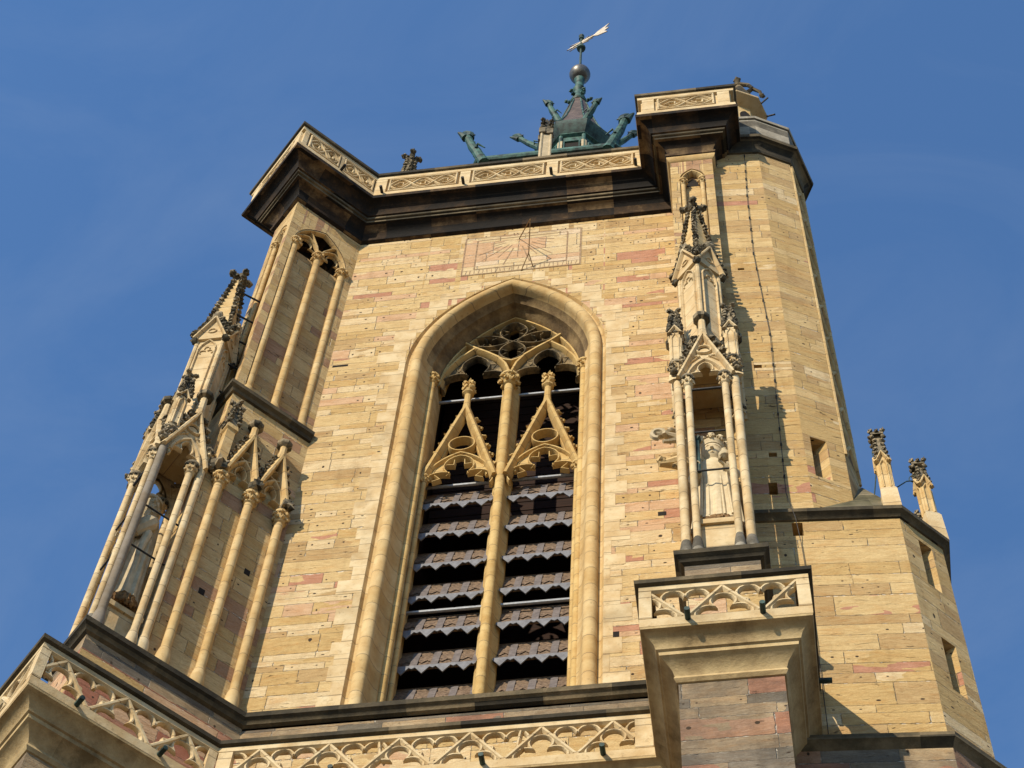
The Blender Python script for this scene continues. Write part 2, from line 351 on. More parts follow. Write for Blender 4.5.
def arc3(p, m, q, n=8):
    (ax, ay), (bx, by), (cx, cy) = p, m, q
    d = 2 * (ax * (by - cy) + bx * (cy - ay) + cx * (ay - by))
    ux = ((ax * ax + ay * ay) * (by - cy) + (bx * bx + by * by) * (cy - ay) + (cx * cx + cy * cy) * (ay - by)) / d
    uy = ((ax * ax + ay * ay) * (cx - bx) + (bx * bx + by * by) * (ax - cx) + (cx * cx + cy * cy) * (bx - ax)) / d
    r = math.hypot(ax - ux, ay - uy); t0 = math.atan2(ay - uy, ax - ux); t1 = math.atan2(by - uy, bx - ux); t2 = math.atan2(cy - uy, cx - ux)
    while t1 < t0: t1 += 2 * math.pi
    while t2 < t0: t2 += 2 * math.pi
    if t1 > t2: t2 -= 2 * math.pi
    return [(ux + r * math.cos(t0 + (t2 - t0) * i / n), uy + r * math.sin(t0 + (t2 - t0) * i / n)) for i in range(n + 1)]
def cusped(c, z, h, H):
    """trefoil-cusped head: one polyline from springing to springing"""
    k = (-.34 * h, .44 * H)
    l = arc3((-h, 0), (-.80 * h, .42 * H), k)
    t = arc3(k, (-.46 * h, .70 * H), (0, .97 * H), 6)
    L = l + t[1:]
    return [(c + x, z + y) for x, y in L] + [(c - x, z + y) for x, y in reversed(L[:-1])]
def resample(pts, n):
    d = [0]
    for a, b in zip(pts[:-1], pts[1:]): d.append(d[-1] + math.hypot(b[0] - a[0], b[1] - a[1]))
    out = []; j = 0
    for i in range(n + 1):
        t = d[-1] * i / n
        while j < len(d) - 2 and d[j + 1] < t: j += 1
        f = (t - d[j]) / max(d[j + 1] - d[j], 1e-9); out.append((pts[j][0] + (pts[j + 1][0] - pts[j][0]) * f, pts[j][1] + (pts[j + 1][1] - pts[j][1]) * f))
    return out
def web(mb, fr, outer, inner, o1, o0, n=44):
    """solid stone web between an arch and its cusped inner line"""
    A, B = resample(outer, n), resample(inner, n); k = n + 1
    vs = [fr(x, z, o) for o in (o1, o0) for P in (A, B) for x, z in P]
    fs = []
    for i in range(n):
        fs += [(i, i + 1, k + i + 1, k + i), (2 * k + i, 2 * k + i + 1, 3 * k + i + 1, 3 * k + i), (k + i, k + i + 1, 3 * k + i + 1, 3 * k + i)]
    mb.add(vs, fs)
def circle(c, z, r, n=20): return [(c + r * math.cos(2 * math.pi * i / n), z + r * math.sin(2 * math.pi * i / n)) for i in range(n)]
def capital(mb, c, z, r, h=.38, n=15, fat=1.0, topm=None):
    """leafy capital whose top is at z+h"""
    mod = lambda a, zz: 1 + .16 * math.sin(5 * a + 9 * zz) * (1 if .15 < zz / h < .8 else 0)
    mb.lathe([(r * 1.0, 0), (r * 1.35, .03), (r * 1.05, .07), (r * 1.35 * fat, h * .4), (r * 1.75 * fat, h * .62), (r * 1.5 * fat, h * .68), (r * 1.7 * fat, h * .78), (r * 1.7 * fat, h * .8)], (c[0], c[1], z), n, mod)
    m0 = mb.m
    if topm is not None: mb.m = topm
    mb.lathe([(r * 1.6 * fat, h * .78), (r * 1.95 * fat, h * .84), (r * 1.95 * fat, h)], (c[0], c[1], z), 12)
    mb.m = m0
    for ring, (rr_, zz_, sz_) in enumerate(((1.45, .42, .5), (1.8, .72, .55))):
        if ring and topm is not None: mb.m = topm
        for k in range(7):
            a = 2 * math.pi * (k + .5 * ring) / 7; mb.lump((c[0] + r * rr_ * fat * math.cos(a), c[1] + r * rr_ * fat * math.sin(a), z + h * zz_), r * sz_, k + ring * 9)
def base(mb, c, z, r, h=.42):
    mb.lathe([(r * 1.5, 0), (r * 1.5, h * .5), (r * 1.42, h * .62), (r * 1.2, h * .85), (r * 1.0, h)], (c[0], c[1], z), 12)
def column(mb, c, z0, z1, r, b=.42, cap=.36, fat=1.0, mats=(0, 0, 0)):
    mb.m = mats[0]; base(mb, c, z0, r, b)
    mb.m = mats[1]; mb.lathe([(r, 0), (r, z1 - cap - z0 - b + .02)], (c[0], c[1], z0 + b - .01), 12)
    mb.m = mats[2]; capital(mb, c, z1 - cap, r, cap, fat=fat, topm=mats[3] if len(mats) > 3 else None)
def crockets(mb, fr, p, q, n, size, outs=(0.0,), seed=0, skip0=.12):
    p = Vector(p); q = Vector(q); d = (q - p).normalized(); nn = Vector((-d.y, d.x))
    if nn.y < 0: nn = -nn
    for i in range(n):
        t = skip0 + (1 - skip0 - .08) * i / max(n - 1, 1); b = p.lerp(q, t)
        for o in outs:
            mb.lump(fr(b.x + nn.x * size * .5, b.y + nn.y * size * .5, o), size * .42, seed + i)
            mb.lump(fr(b.x + nn.x * size * 1.05 + d.x * size * .15, b.y + nn.y * size * 1.05 + d.y * size * .15, o), size * .55, seed + i + 50, 1, 1, .7)
            mb.lump(fr(b.x + nn.x * size * .8 - d.x * size * .35, b.y + nn.y * size * .8 - d.y * size * .35, o), size * .36, seed + i + 90)
def knob(mb, c, z, r, stem=.7, rs=.12):
    mb.lathe([(rs * 1.5, 0), (rs, stem * .55), (rs * 1.05, stem)], (c[0], c[1], z), 8)
    mb.lathe([(rs * 1.1, 0), (r * .9, .08), (r, .14), (r, .24), (r * .75, .3), (r * .2, .32)], (c[0], c[1], z + stem), 8, None, R(22.5))
def cross_finial(mb, c, z, s, ph=0.0, seed=0):
    """four-armed leaf finial"""
    c = Vector((c[0], c[1], z))
    mb.lathe([(s * .28, 0), (s * .22, s * .5), (s * .3, s * 1.0)], c, 6)
    for k in range(4):
        a = ph + k * math.pi / 2; d = Vector((math.cos(a), math.sin(a), 0))
        mb.lump(c + d * s * .55 + Z * s * .62, s * .36, seed + k); mb.lump(c + d * s * .95 + Z * s * .72, s * .36, seed + k + 10, 1, 1, .8)
        mb.lump(c + d * s * .75 + Z * s * .95, s * .26, seed + k + 20)
    mb.lump(c + Z * s * 1.15, s * .36, seed + 30)

# ------------------------------------------------------------------ plan
LO = Vector((-6.553, -1.12)); LN = Vector((-1 / S2, -1 / S2)); LE = Vector((1 / S2, -1 / S2))
RX = 4.88; RY = -1.57
fL = Frame(LO, LN); fR = Frame((RX, RY), (0, -1)); fF = Frame((0, 0), (0, -1))
fA = Frame((-4.62, 0), (1, -1))            # inner face of the left buttress: u runs from outer end (-) to the facade (0)
def plan(half, out, p, yr=-1.17, tail=True):
    """exterior plan: left wall, diagonal buttress, facade, right buttress"""
    xA = -4.62 - p + S2 * (half - .575); yA = -p
    C = (-5.433 + yA, xA + 5.433)
    a = LO + LE * -half + LN * out; b = LO + LE * half + LN * out
    pts = [(-5.433 - p, 9.6), C, tuple(a), tuple(b), (xA, yA), (RX - half, -p), (RX - half, RY - out), (RX + half, RY - out), (RX + half, yr)]
    return pts
ZSILL, ZC = 33.9, 55.7

# ------------------------------------------------------------------ ground
g = MB(); g.lathe([(900, 0), (900, .001)], (0, 0, -.002), 48)
gm = MB(); n = 48
gm.add([(900 * math.cos(2 * math.pi * k / n), 900 * math.sin(2 * math.pi * k / n), 0) for k in range(n)], [tuple(range(n))])
o = gm.build('ground', 'ground'); o['kind'] = 'structure'

# ------------------------------------------------------------------ the tower
tower = thing('church_tower', 'tall yellow sandstone church tower with louvred pointed window and corner buttresses', 'tower', (0, 4.5, 0))
# window geometry
WC, WW, ZSP = -.12, 2.52, 48.0
NA = 22
def winpath(o):
    rad = 2 * WW - o; a = math.degrees(math.acos(WW / rad))
    L = [(WC - WW + o, 33.66)] + [(WC - WW + o, ZSILL + (ZSP - ZSILL) * k / 6) for k in range(1, 7)]
    L += arc(WC + WW, ZSP, rad, 180, 180 - a, NA)[1:]
    Rr = [(2 * WC - x, z) for x, z in reversed(L)]
    return L + Rr[1:]
# facade with the window opening
mb = MB(); hp = winpath(0); top = ZC + .05; z0 = 33.6
def q4(a, b, c, d): mb.add([(p[0], 0, p[1]) for p in (a, b, c, d)], [(0, 1, 2, 3)])
z0 = 33.3
q4((-4.62, z0), (WC - WW, z0), (WC - WW, top), (-4.62, top)); q4((WC + WW, z0), (RX - .575, z0), (RX - .575, top), (WC + WW, top))
for a, b in zip(hp[:-1], hp[1:]):
    if abs(a[0] - b[0]) > 1e-6: q4(a, b, (b[0], top), (a[0], top))
q4((WC - WW, 33.3), (WC + WW, 33.3), (WC + WW, 33.66), (WC - WW, 33.66))
mb.build('front_wall', 'facade', tower)
# side, back and lower walls (closed shell)
P0 = plan(.575, 0, 0)
mb = MB()
core = [(-4.62, 0), (-5.433, .813), (-5.433, 9.6), (5.455, 9.6), (5.455, -.002)]
core = [(5.455, -.002), (5.455, 9.6), (-5.433, 9.6), (-5.433, .813)]
for (a, b) in zip(core[:-1], core[1:]):
    mb.add([(*a, 0), (*b, 0), (*b, 57.3), (*a, 57.3)], [(0, 1, 2, 3)])
mb.add([(5.4, 0, 57.2), (5.4, 9.6, 57.2), (-5.4, 9.6, 57.2), (-5.4, .8, 57.2), (-4.6, 0, 57.2)], [(0, 1, 2, 3, 4)])
mb.build('side_wall', 'facade', tower)
mb = MB(); Pl = plan(.86, 1.5, .42)
mb.sweep(Pl, [(0, 0), (0, 29.52)]); mb.build('lower_wall', 'weathered', tower)
mb = MB(); Pm = plan(.68, 1.22, 0)
mb.sweep(Pm[4:], [(0, 30.0), (0, 32.95)]); mb.build('gallery_wall', 'facade', tower)
mb = MB(); mb.sweep(Pm[:5], [(0, 30.0), (0, 32.95)]); mb.build('gallery_wall', 'redwall', tower)
mb = MB(); mb.sweep(Pm, [(0, 32.95), (0, 33.5)]); mb.build('wall_band', 'weathered', tower)
# sill string course running round the buttresses
mb = MB(); mb.sweep(Pm, [(0, 33.36), (.07, 33.40), (.10, 33.47), (.17, 33.52), (.18, 33.64), (.14, 33.69), (-.05, 33.86), (-.75, 33.93)])
mb.build('sill_course', 'string', tower)

# jamb and arch mouldings of the belfry window
prof = [(0, 0), (.05, .09), (.12, .10), (.13, .03)]
prof += [(.27 - .145 * math.cos(R(a)), .04 - .13 * math.sin(R(a)) ) for a in (10, 40, 70, 100, 130, 160)]
prof += [(.42, .10), (.45, .20), (.52, .34), (.60, .40), (.62, .52), (.66, .60), (.73, .66), (.76, .76), (.78, .80), (.78, 1.25)]
prof = [((o if o <= .45 else .45 + (o - .45) * .76), y) for o, y in prof]
mb = MB(); paths = [winpath(o) for o, y in prof]; k = len(paths[0])
vs = [(paths[i][j][0], prof[i][1], paths[i][j][1]) for i in range(len(prof)) for j in range(k)]
for i in range(len(prof) - 1):
    for j in range(k - 1):
        mb.m = 1 if (prof[i][0] > .43 and 8 <= j < k - 9) else 0  # arch soffit only: darker stone with its shade painted in
        mb.f.append([i * k + j, i * k + j + 1, (i + 1) * k + j + 1, (i + 1) * k + j]); mb.mi.append(mb.m)
mb.v += [Vector(p) for p in vs]
win = mb.build('belfry_window', ['dressed', 'arch_shade'], tower)
# pale sill stones at the foot of the jambs, and toothed quoins beside them
rr = random.Random(3)
for sgn in (-1, 1):
    mb = MB(); z = ZSILL - .1; i = 0
    while z < ZSP + 4.2:
        h = rr.uniform(.36, .62); up = max(z - ZSP, 0)
        xe = max(-WW + math.sqrt((2 * WW + .03) ** 2 - up ** 2), .02) if up else WW + .004
        a = WC + sgn * xe; wd = (.12 if i % 2 else .36) + (.16 if up else 0) + rr.uniform(0, .22); b = a + sgn * wd
        mb.box(min(a, b), max(a, b), -.006, .05, z, z + h - .006); z += h; i += 1
    mb.build('window_quoin', 'dressed_pale', win)
# jamb colonnettes
for sgn in (-1, 1):
    mb = MB(); x = WC + sgn * (WW - .615)
    column(mb, (x, .53), ZSILL, ZSP + .1, .085, .3, .4)
    mb.build('colonnette', 'tracery', win)
    mb = MB(); x = WC + sgn * (WW - .735); column(mb, (x, .74), ZSILL, 43.5, .06, .3, .32); mb.build('colonnette', 'tracery', win)
# mullion
yM = .78; fT = Frame((WC, yM), (0, -1))
mb = MB()
mp = [(-.22, .42), (-.22, .30), (-.15, .20), (-.10, .06), (-.10, 0), (.10, 0), (.10, .06), (.15, .20), (.22, .30), (.22, .42)]
mb.add([(WC + u, yM + y, z) for z in (ZSILL, ZSP + .15) for u, y in mp], [(i, (i + 1) % 10, 10 + (i + 1) % 10, 10 + i) for i in range(10)])
mb.lathe([(.115, 0), (.115, ZSP - ZSILL - .2)], (WC, yM, ZSILL), 12)
capital(mb, (WC, yM), ZSP - .34, .12, .44, fat=1.1)
mb.box(WC - .22, WC + .22, yM - .26, yM + .1, ZSILL, ZSILL + .55); mb.bar(fT, [(-.2, ZSILL + .5), (0, ZSILL + .1), (.2, ZSILL + .5)], .07, .32, .24)
mb.box(WC - .25, WC + .25, yM - .29, yM + .1, ZSILL + .55, ZSILL + .62)
mb.build('mullion', 'tracery', win)
# tracery of the arch head
mb = MB(); F0, B0 = .04, -.20
main = [(x - WC, z) for x, z in winpath(.73)][7:-7]
mb.bar(fT, main, .14, .02, -.38)
for s in (-1, 1):
    mb.m = 0
    m_ = lambda pts: [(s * x, ZSP + z) for x, z in pts]
    mb.bar(fT, m_([(0, .05), (.03, .4), (.14, .85), (.34, 1.25), (.64, 1.58), (.98, 1.9), (1.30, 2.28)]), .15, .07, B0)
    mb.bar(fT, m_([(1.78, .0), (1.75, .45), (1.61, .95), (1.35, 1.45), (.98, 1.9)]), .14, .05, B0)
    # cusped trefoil under each sub-arch
    ou = [(s * x, ZSP + z) for x, z in [(.10, .05), (.16, .45), (.30, .95), (.55, 1.4), (.95, 1.82), (1.32, 1.42), (1.54, .95), (1.66, .45), (1.70, 0)]]
    cu = cusped(s * .92, ZSP - .15, .76, 1.72)
    if s < 0: cu = cu[::-1]
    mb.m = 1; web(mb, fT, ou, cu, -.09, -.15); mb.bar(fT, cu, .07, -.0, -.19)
    for e in (-1, 1):
        q = fT(s * .92 + e * .25, ZSP + .66, -.12); mb.lump(q, .065, 5 + e)
        mb.bar(fT, [(s * .92 + e * .44, ZSP + .85), (s * .92 + e * .30, ZSP + 1.12), (s * .92 + e * .52, ZSP + 1.1), (s * .92 + e * .44, ZSP + .85)], .05, -.07, -.12)
    # side soufflets of the head
    mb.m = 1
def petal(p, q, W, wd=.075, hooks=True):
    p = Vector(p); q = Vector(q); d = q - p; L = d.length; d.normalize(); n_ = Vector((-d.y, d.x))
    for e in (-1, 1):
        P = [p + d * L * t + n_ * e * W * math.sin(math.pi * t) ** .75 for t in [k / 12 for k in range(13)]]
        mb.bar(fT, [(v.x, v.y) for v in P], wd, .03 - .004 * (e > 0), -.2 + .003 * (e > 0))
        if hooks:
            for t0 in (.34, .66):
                a = p + d * L * t0 + n_ * e * W * math.sin(math.pi * t0) ** .75; b = p + d * L * (t0 + .10 * (1 if t0 < .5 else -1)) + n_ * e * W * .38
                c_ = p + d * L * (.5 + (t0 - .5) * .5) + n_ * e * W * .62
                mb.bar(fT, [(a.x, a.y), (b.x, b.y), (c_.x, c_.y)], .055, .0, -.15)
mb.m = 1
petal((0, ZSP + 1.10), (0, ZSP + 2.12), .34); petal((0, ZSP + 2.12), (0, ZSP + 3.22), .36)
for s in (-1, 1):
    petal((s * .10, ZSP + 2.12), (s * 1.22, ZSP + 2.36), .29)
    mb.bar(fT, [(s * .30, ZSP + 2.62), (s * .55, ZSP + 2.85), (s * .45, ZSP + 3.0)], .06, -.02, -.18)
    mb.bar(fT, [(s * .28, ZSP + 1.72), (s * .55, ZSP + 1.80), (s * .72, ZSP + 1.72)], .06, -.02, -.18)
mb.m = 0
mb.bar(fT, [(-.34, ZSP + 1.28), (-.16, ZSP + 1.12), (0, ZSP + 1.04), (.16, ZSP + 1.12), (.34, ZSP + 1.28)], .12, .04, B0)
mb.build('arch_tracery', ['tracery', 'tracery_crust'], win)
# the two gables with cusped arches
for s in (-1, 1):
    c = 1.0 * s; h = .87; zb = 43.25; za = 46.65; mb = MB()
    fG = Frame((WC, yM - .06), (0, -1))
    mb.m = 0
    mb.bar(fG, [(c - h, zb - .02), (c, za)], .20, .10, -.16); mb.bar(fG, [(c, za), (c + h, zb - .02)], .20, .102, -.162)
    mb.bar(fG, [(c - h + .2, zb + .2), (c - .06, za - .55)], .06, -.05, -.15); mb.bar(fG, [(c + h - .2, zb + .2), (c + .06, za - .55)], .06, -.05, -.15)
    mb.bar(fG, pointed(c, zb - .05, h - .06, 1.28), .10, .02, -.16)
    mb.bar(fG, circle(c, zb + 1.64, .31, 24), .085, .02, -.20, True)
    ar_ = pointed(c, zb - .05, h - .09, 1.26); cu = cusped(c, zb - .25, h - .10, 1.40)
    web(mb, fG, ar_, cu, -.07, -.13); mb.bar(fG, cu, .06, .0, -.17)
    for e in (-1, 1):
        q = fG(c + e * .25, zb + .37, -.08); mb.lump(q, .06, 3 + e)
        mb.bar(fG, [(c + e * .56, zb + .30), (c + e * .42, zb + .10), (c + e * .60, zb + .02)], .045, -.01, -.14)
        mb.bar(fG, [(c + e * .30, zb + .72), (c + e * .13, zb + .70), (c + e * .12, zb + .92)], .045, -.01, -.14)
        mb.bar(fG, [(c + e * .36, zb + 1.02), (c + e * .48, zb + .82), (c + e * .56, zb + .78)], .05, -.05, -.13)
    mb.lathe([(.11, 0), (.085, .35), (.085, .75), (.15, .82), (.15, .88), (.10, .93), (.13, 1.0)], (WC + c, yM - .05, za - .12), 10)
    zt = za + .95
    for k_ in range(4):
        a = k_ * math.pi / 2 + .78; d = Vector((math.cos(a), math.sin(a), 0)) * .13
        mb.lump(Vector((WC + c, yM - .05, zt)) + d * .8, .09, k_); mb.lump(Vector((WC + c, yM - .05, zt + .2)) + d * .9, .075, k_ + 9)
    mb.lump((WC + c, yM - .05, zt + .25), .13, 4)
    crockets(mb, fG, (c - h, zb), (c, za), 7, .135, (-.12,), 3, .16); crockets(mb, fG, (c, za), (c + h, zb), 7, .135, (-.12,), 31, .14)
    mb.build('traceried_gable', 'tracery', win)
# louvres
for s in (-1, 1):
    x0 = WC + (s * 1.01) - .84; x1 = x0 + 1.68
    for i in range(7):
        zt = 34.75 + 1.262 * i + (0 if s < 0 else .03)
        yb, yt = .98, 1.33; z1 = zt + .26; z2 = z1 + 1.06; mb = MB()
        mb.m = 0; mb.add([(x0, yb, z1), (x1, yb, z1), (x1, yt, z2), (x0, yt, z2), (x0, yb + .05, z1 - .02), (x1, yb + .05, z1 - .02), (x1, yt + .05, z2 - .02), (x0, yt + .05, z2 - .02)],
                         [(0, 1, 2, 3), (7, 6, 5, 4), (0, 1, 5, 4), (2, 3, 7, 6), (1, 2, 6, 5), (0, 3, 7, 4)])
        # second course of shingles with a pointed edge
        n = 8; zz = .5; yy = yb + (yt - yb) * zz
        for k_ in range(n):
            a = x0 + (x1 - x0) * k_ / n; b = x0 + (x1 - x0) * (k_ + 1) / n; t0 = .36; t1 = .6
            def pt(x, t, o=.02): return (x, yb + (yt - yb) * t - o, z1 + (z2 - z1) * t + o * .4)
            mb.add([pt(a, t1), pt(b, t1), pt(b, t0), pt((a + b) / 2, t0 - .14), pt(a, t0)], [(0, 1, 2, 3, 4)])
        mb.m = 1
        for k_ in range(4):
            a = x0 + .30 + .43 * k_; b = a + .15
            mb.add([pt(a, .0, .035), pt(b, .0, .035), pt(b, .8, .035), pt(a, .8, .035), pt(a, .0, 0), pt(b, .0, 0), pt(b, .8, 0), pt(a, .8, 0)],
                   [(0, 1, 2, 3), (0, 1, 5, 4), (1, 2, 6, 5), (2, 3, 7, 6), (3, 0, 4, 7)])
        mb.m = 2
        x = x0; k_ = 0
        yf = yb - .05
        while x < x1 - .02:
            wd = .30 if k_ % 2 == 0 else .13; b = min(x + wd, x1); c = (x + b) / 2; d = .26 if k_ % 2 == 0 else .09
            mb.add([(x, yf, z1 + .02), (b, yf, z1 + .02), (b, yf, z1 - .045), (c, yf, z1 - d), (x, yf, z1 - .045),
                    (x, yf + .03, z1 + .02), (b, yf + .03, z1 + .02), (b, yf + .03, z1 - .045), (c, yf + .03, z1 - d), (x, yf + .03, z1 - .045)],
                   [(0, 1, 2, 3, 4), (9, 8, 7, 6, 5), (0, 1, 6, 5), (1, 2, 7, 6), (2, 3, 8, 7), (3, 4, 9, 8), (4, 0, 5, 9)])
            x = b; k_ += 1
        mb.build('louvre', ['louvre', 'slat', 'teeth'], win)
for s in (-1, 1):
    for z in (38.45, 43.6, 47.75):
        mb = MB(); x0 = WC + s * .98; mb.tube([(x0 - .85, 1.1, z), (x0 + .85, 1.1, z)], .045, 8); mb.build('iron_bar', 'galv', win)
# dark bell chamber behind
mb = MB()
for a, b in zip([(-2.3, 1.26), (-2.3, 4.2), (2.1, 4.2), (2.1, 1.26)][:-1], [(-2.3, 4.2), (2.1, 4.2), (2.1, 1.26)]):
    mb.add([(*a, 33.6), (*b, 33.6), (*b, 53), (*a, 53)], [(0, 1, 2, 3)])
for z in (33.6, 53): mb.add([(-2.3, .9, z), (2.1, .9, z), (2.1, 4.2, z), (-2.3, 4.2, z)], [(0, 1, 2, 3)])
for x in (-2.3, WC + WW - .7):
    pass
for i in range(22): mb.box(-2.2, 2.0, 2.6, 2.66, 43.9 + i * .4, 43.9 + i * .4 + .36)
mb.build('bell_chamber', 'darkwood', win)

# ------------------------------------------------------------------ great cornice and parapet
P0 = plan(.575, 0, 0)
mb = MB()
pr = [(-.05, 55.58), (.02, 55.60), (.10, 55.66), (.12, 55.74), (.09, 55.81), (.05, 55.84), (.06, 55.92), (.14, 56.12), (.30, 56.26), (.36, 56.28), (.37, 56.38), (.42, 56.40), (.43, 56.50), (.48, 56.52), (.49, 56.6), (.52, 56.68), (.60, 56.84), (.74, 56.93), (.84, 56.95), (.86, 57.08), (.78, 57.16), (-.02, 57.2)]
mb.sweep(P0, pr); mb.build('cornice', 'cornice', tower)
mb = MB(); mb.sweep(P0, [(.36, 56.285), (.373, 56.29), (.374, 56.375), (.423, 56.395), (.424, 56.41), (.2, 56.42)]); mb.sweep(P0, [(.42, 56.405), (.433, 56.41), (.434, 56.485), (.2, 56.5)])
mb.build('cornice_fillet', 'string', tower)
par = MB(); par.sweep(P0, [(.55, 57.15), (.70, 57.16), (.70, 58.5), (.45, 58.5), (.45, 57.15)])
parapet = par.build('parapet', 'dressed_pale', tower)
mb = MB(); mb.sweep(P0, [(.69, 57.14), (.82, 57.14), (.80, 57.40), (.70, 57.43)]); mb.sweep(P0, [(.70, 58.36), (.79, 58.38), (.80, 58.52), (.69, 58.53)]); mb.build('parapet_rail', 'dressed_pale', parapet)
mb = MB(); mb.sweep(P0, [(.40, 58.52), (.80, 58.52), (.86, 58.56), (.87, 58.68), (.80, 58.73), (.6, 58.80), (.38, 58.74), (.40, 58.52)]); mb.build('coping', 'string', parapet)
def wave_panel(fr, u0, u1, z0, z1, o, piers=True):
    mb = MB(); n = max(2, round((u1 - u0) / .68)); h = z1 - z0; zm = (z0 + z1) / 2; L = (u1 - u0) / n
    mb.bar(fr, [(u0, z0), (u1, z0), (u1, z1), (u0, z1)], .09, o + .1, o - .01, True)
    for ph in (0, 1):
        pts = [(u0 + (u1 - u0) * i / (n * 8), zm + h * .40 * math.sin(math.pi * (i / 8.0 + ph))) for i in range(n * 8 + 1)]
        mb.bar(fr, pts, .085, o + .095 - .008 * ph, o - .005 - .003 * ph)
    for i in range(n):
        c = u0 + L * (i + .5)
        sg = 1 if i % 2 == 0 else -1
        mb.bar(fr, [(c - L * .30, zm - sg * h * .04), (c - L * .08, zm + sg * h * .17), (c + L * .12, zm + sg * h * .15), (c + L * .10, zm - sg * h * .06)], .06, o + .08, o)
        mb.bar(fr, [(c + L * .32, zm + sg * h * .06), (c + L * .08, zm - sg * h * .19), (c - L * .12, zm - sg * h * .15)], .06, o + .078, o)
        for e in (-1, 1):
            mb.bar(fr, [(c - L * .5, zm + e * h * .30), (c - L * .36, zm + e * h * .42)], .055, o + .075, o)
            mb.bar(fr, [(c + L * .34, zm + e * h * .42), (c + L * .5, zm + e * h * .30)], .055, o + .074, o)
    return mb
fPf = Frame((0, -.70), (0, -1)); fPr = Frame((RX, RY - .70), (0, -1))
fPa = Frame(Vector((-4.62, 0)) + Vector((1, -1)) / S2 * .70, (1, -1)); fPl = Frame(LO + LN * .70, LN)
for fr, u0, u1 in ((fPf, -3.88, -1.92), (fPf, -1.42, .62), (fPf, 1.14, 3.2), (fPr, -.78, .78), (fPa, -2.62, -1.62), (fPa, -1.42, -.42), (fPl, -.8, .8)):
    wave_panel(fr, u0, u1, 57.5, 58.3, 0.0).build('tracery_panel', 'dressed_pale', parapet)
for fr, spans in ((fPf, ((-4.3, -3.98), (-1.82, -1.52), (.72, 1.04), (3.28, 3.5))), (fPr, ((-1.24, -.9), (.9, 1.24))), (fPl, ((-1.24, -.9), (.9, 1.24))), (fPa, ((-2.86, -2.72), (-1.57, -1.47), (-.34, -.08)))):
    for u0, u1 in spans: mb = MB(); mb.fbox(fr, u0, u1, 57.42, 58.37, -.02, .085); mb.build('parapet_pier', 'dressed_pale', parapet)
# iron water spouts low on the parapet
for fr, u in ((fPf, -4.05), (fPf, -1.67), (fPf, .88), (fPf, 3.3), (fPa, -1.5)):
    mb = MB(); mb.tube([fr(u, 57.36, 0), fr(u, 57.34, .33)], .045, 8); mb.build('water_spout', 'iron', parapet)

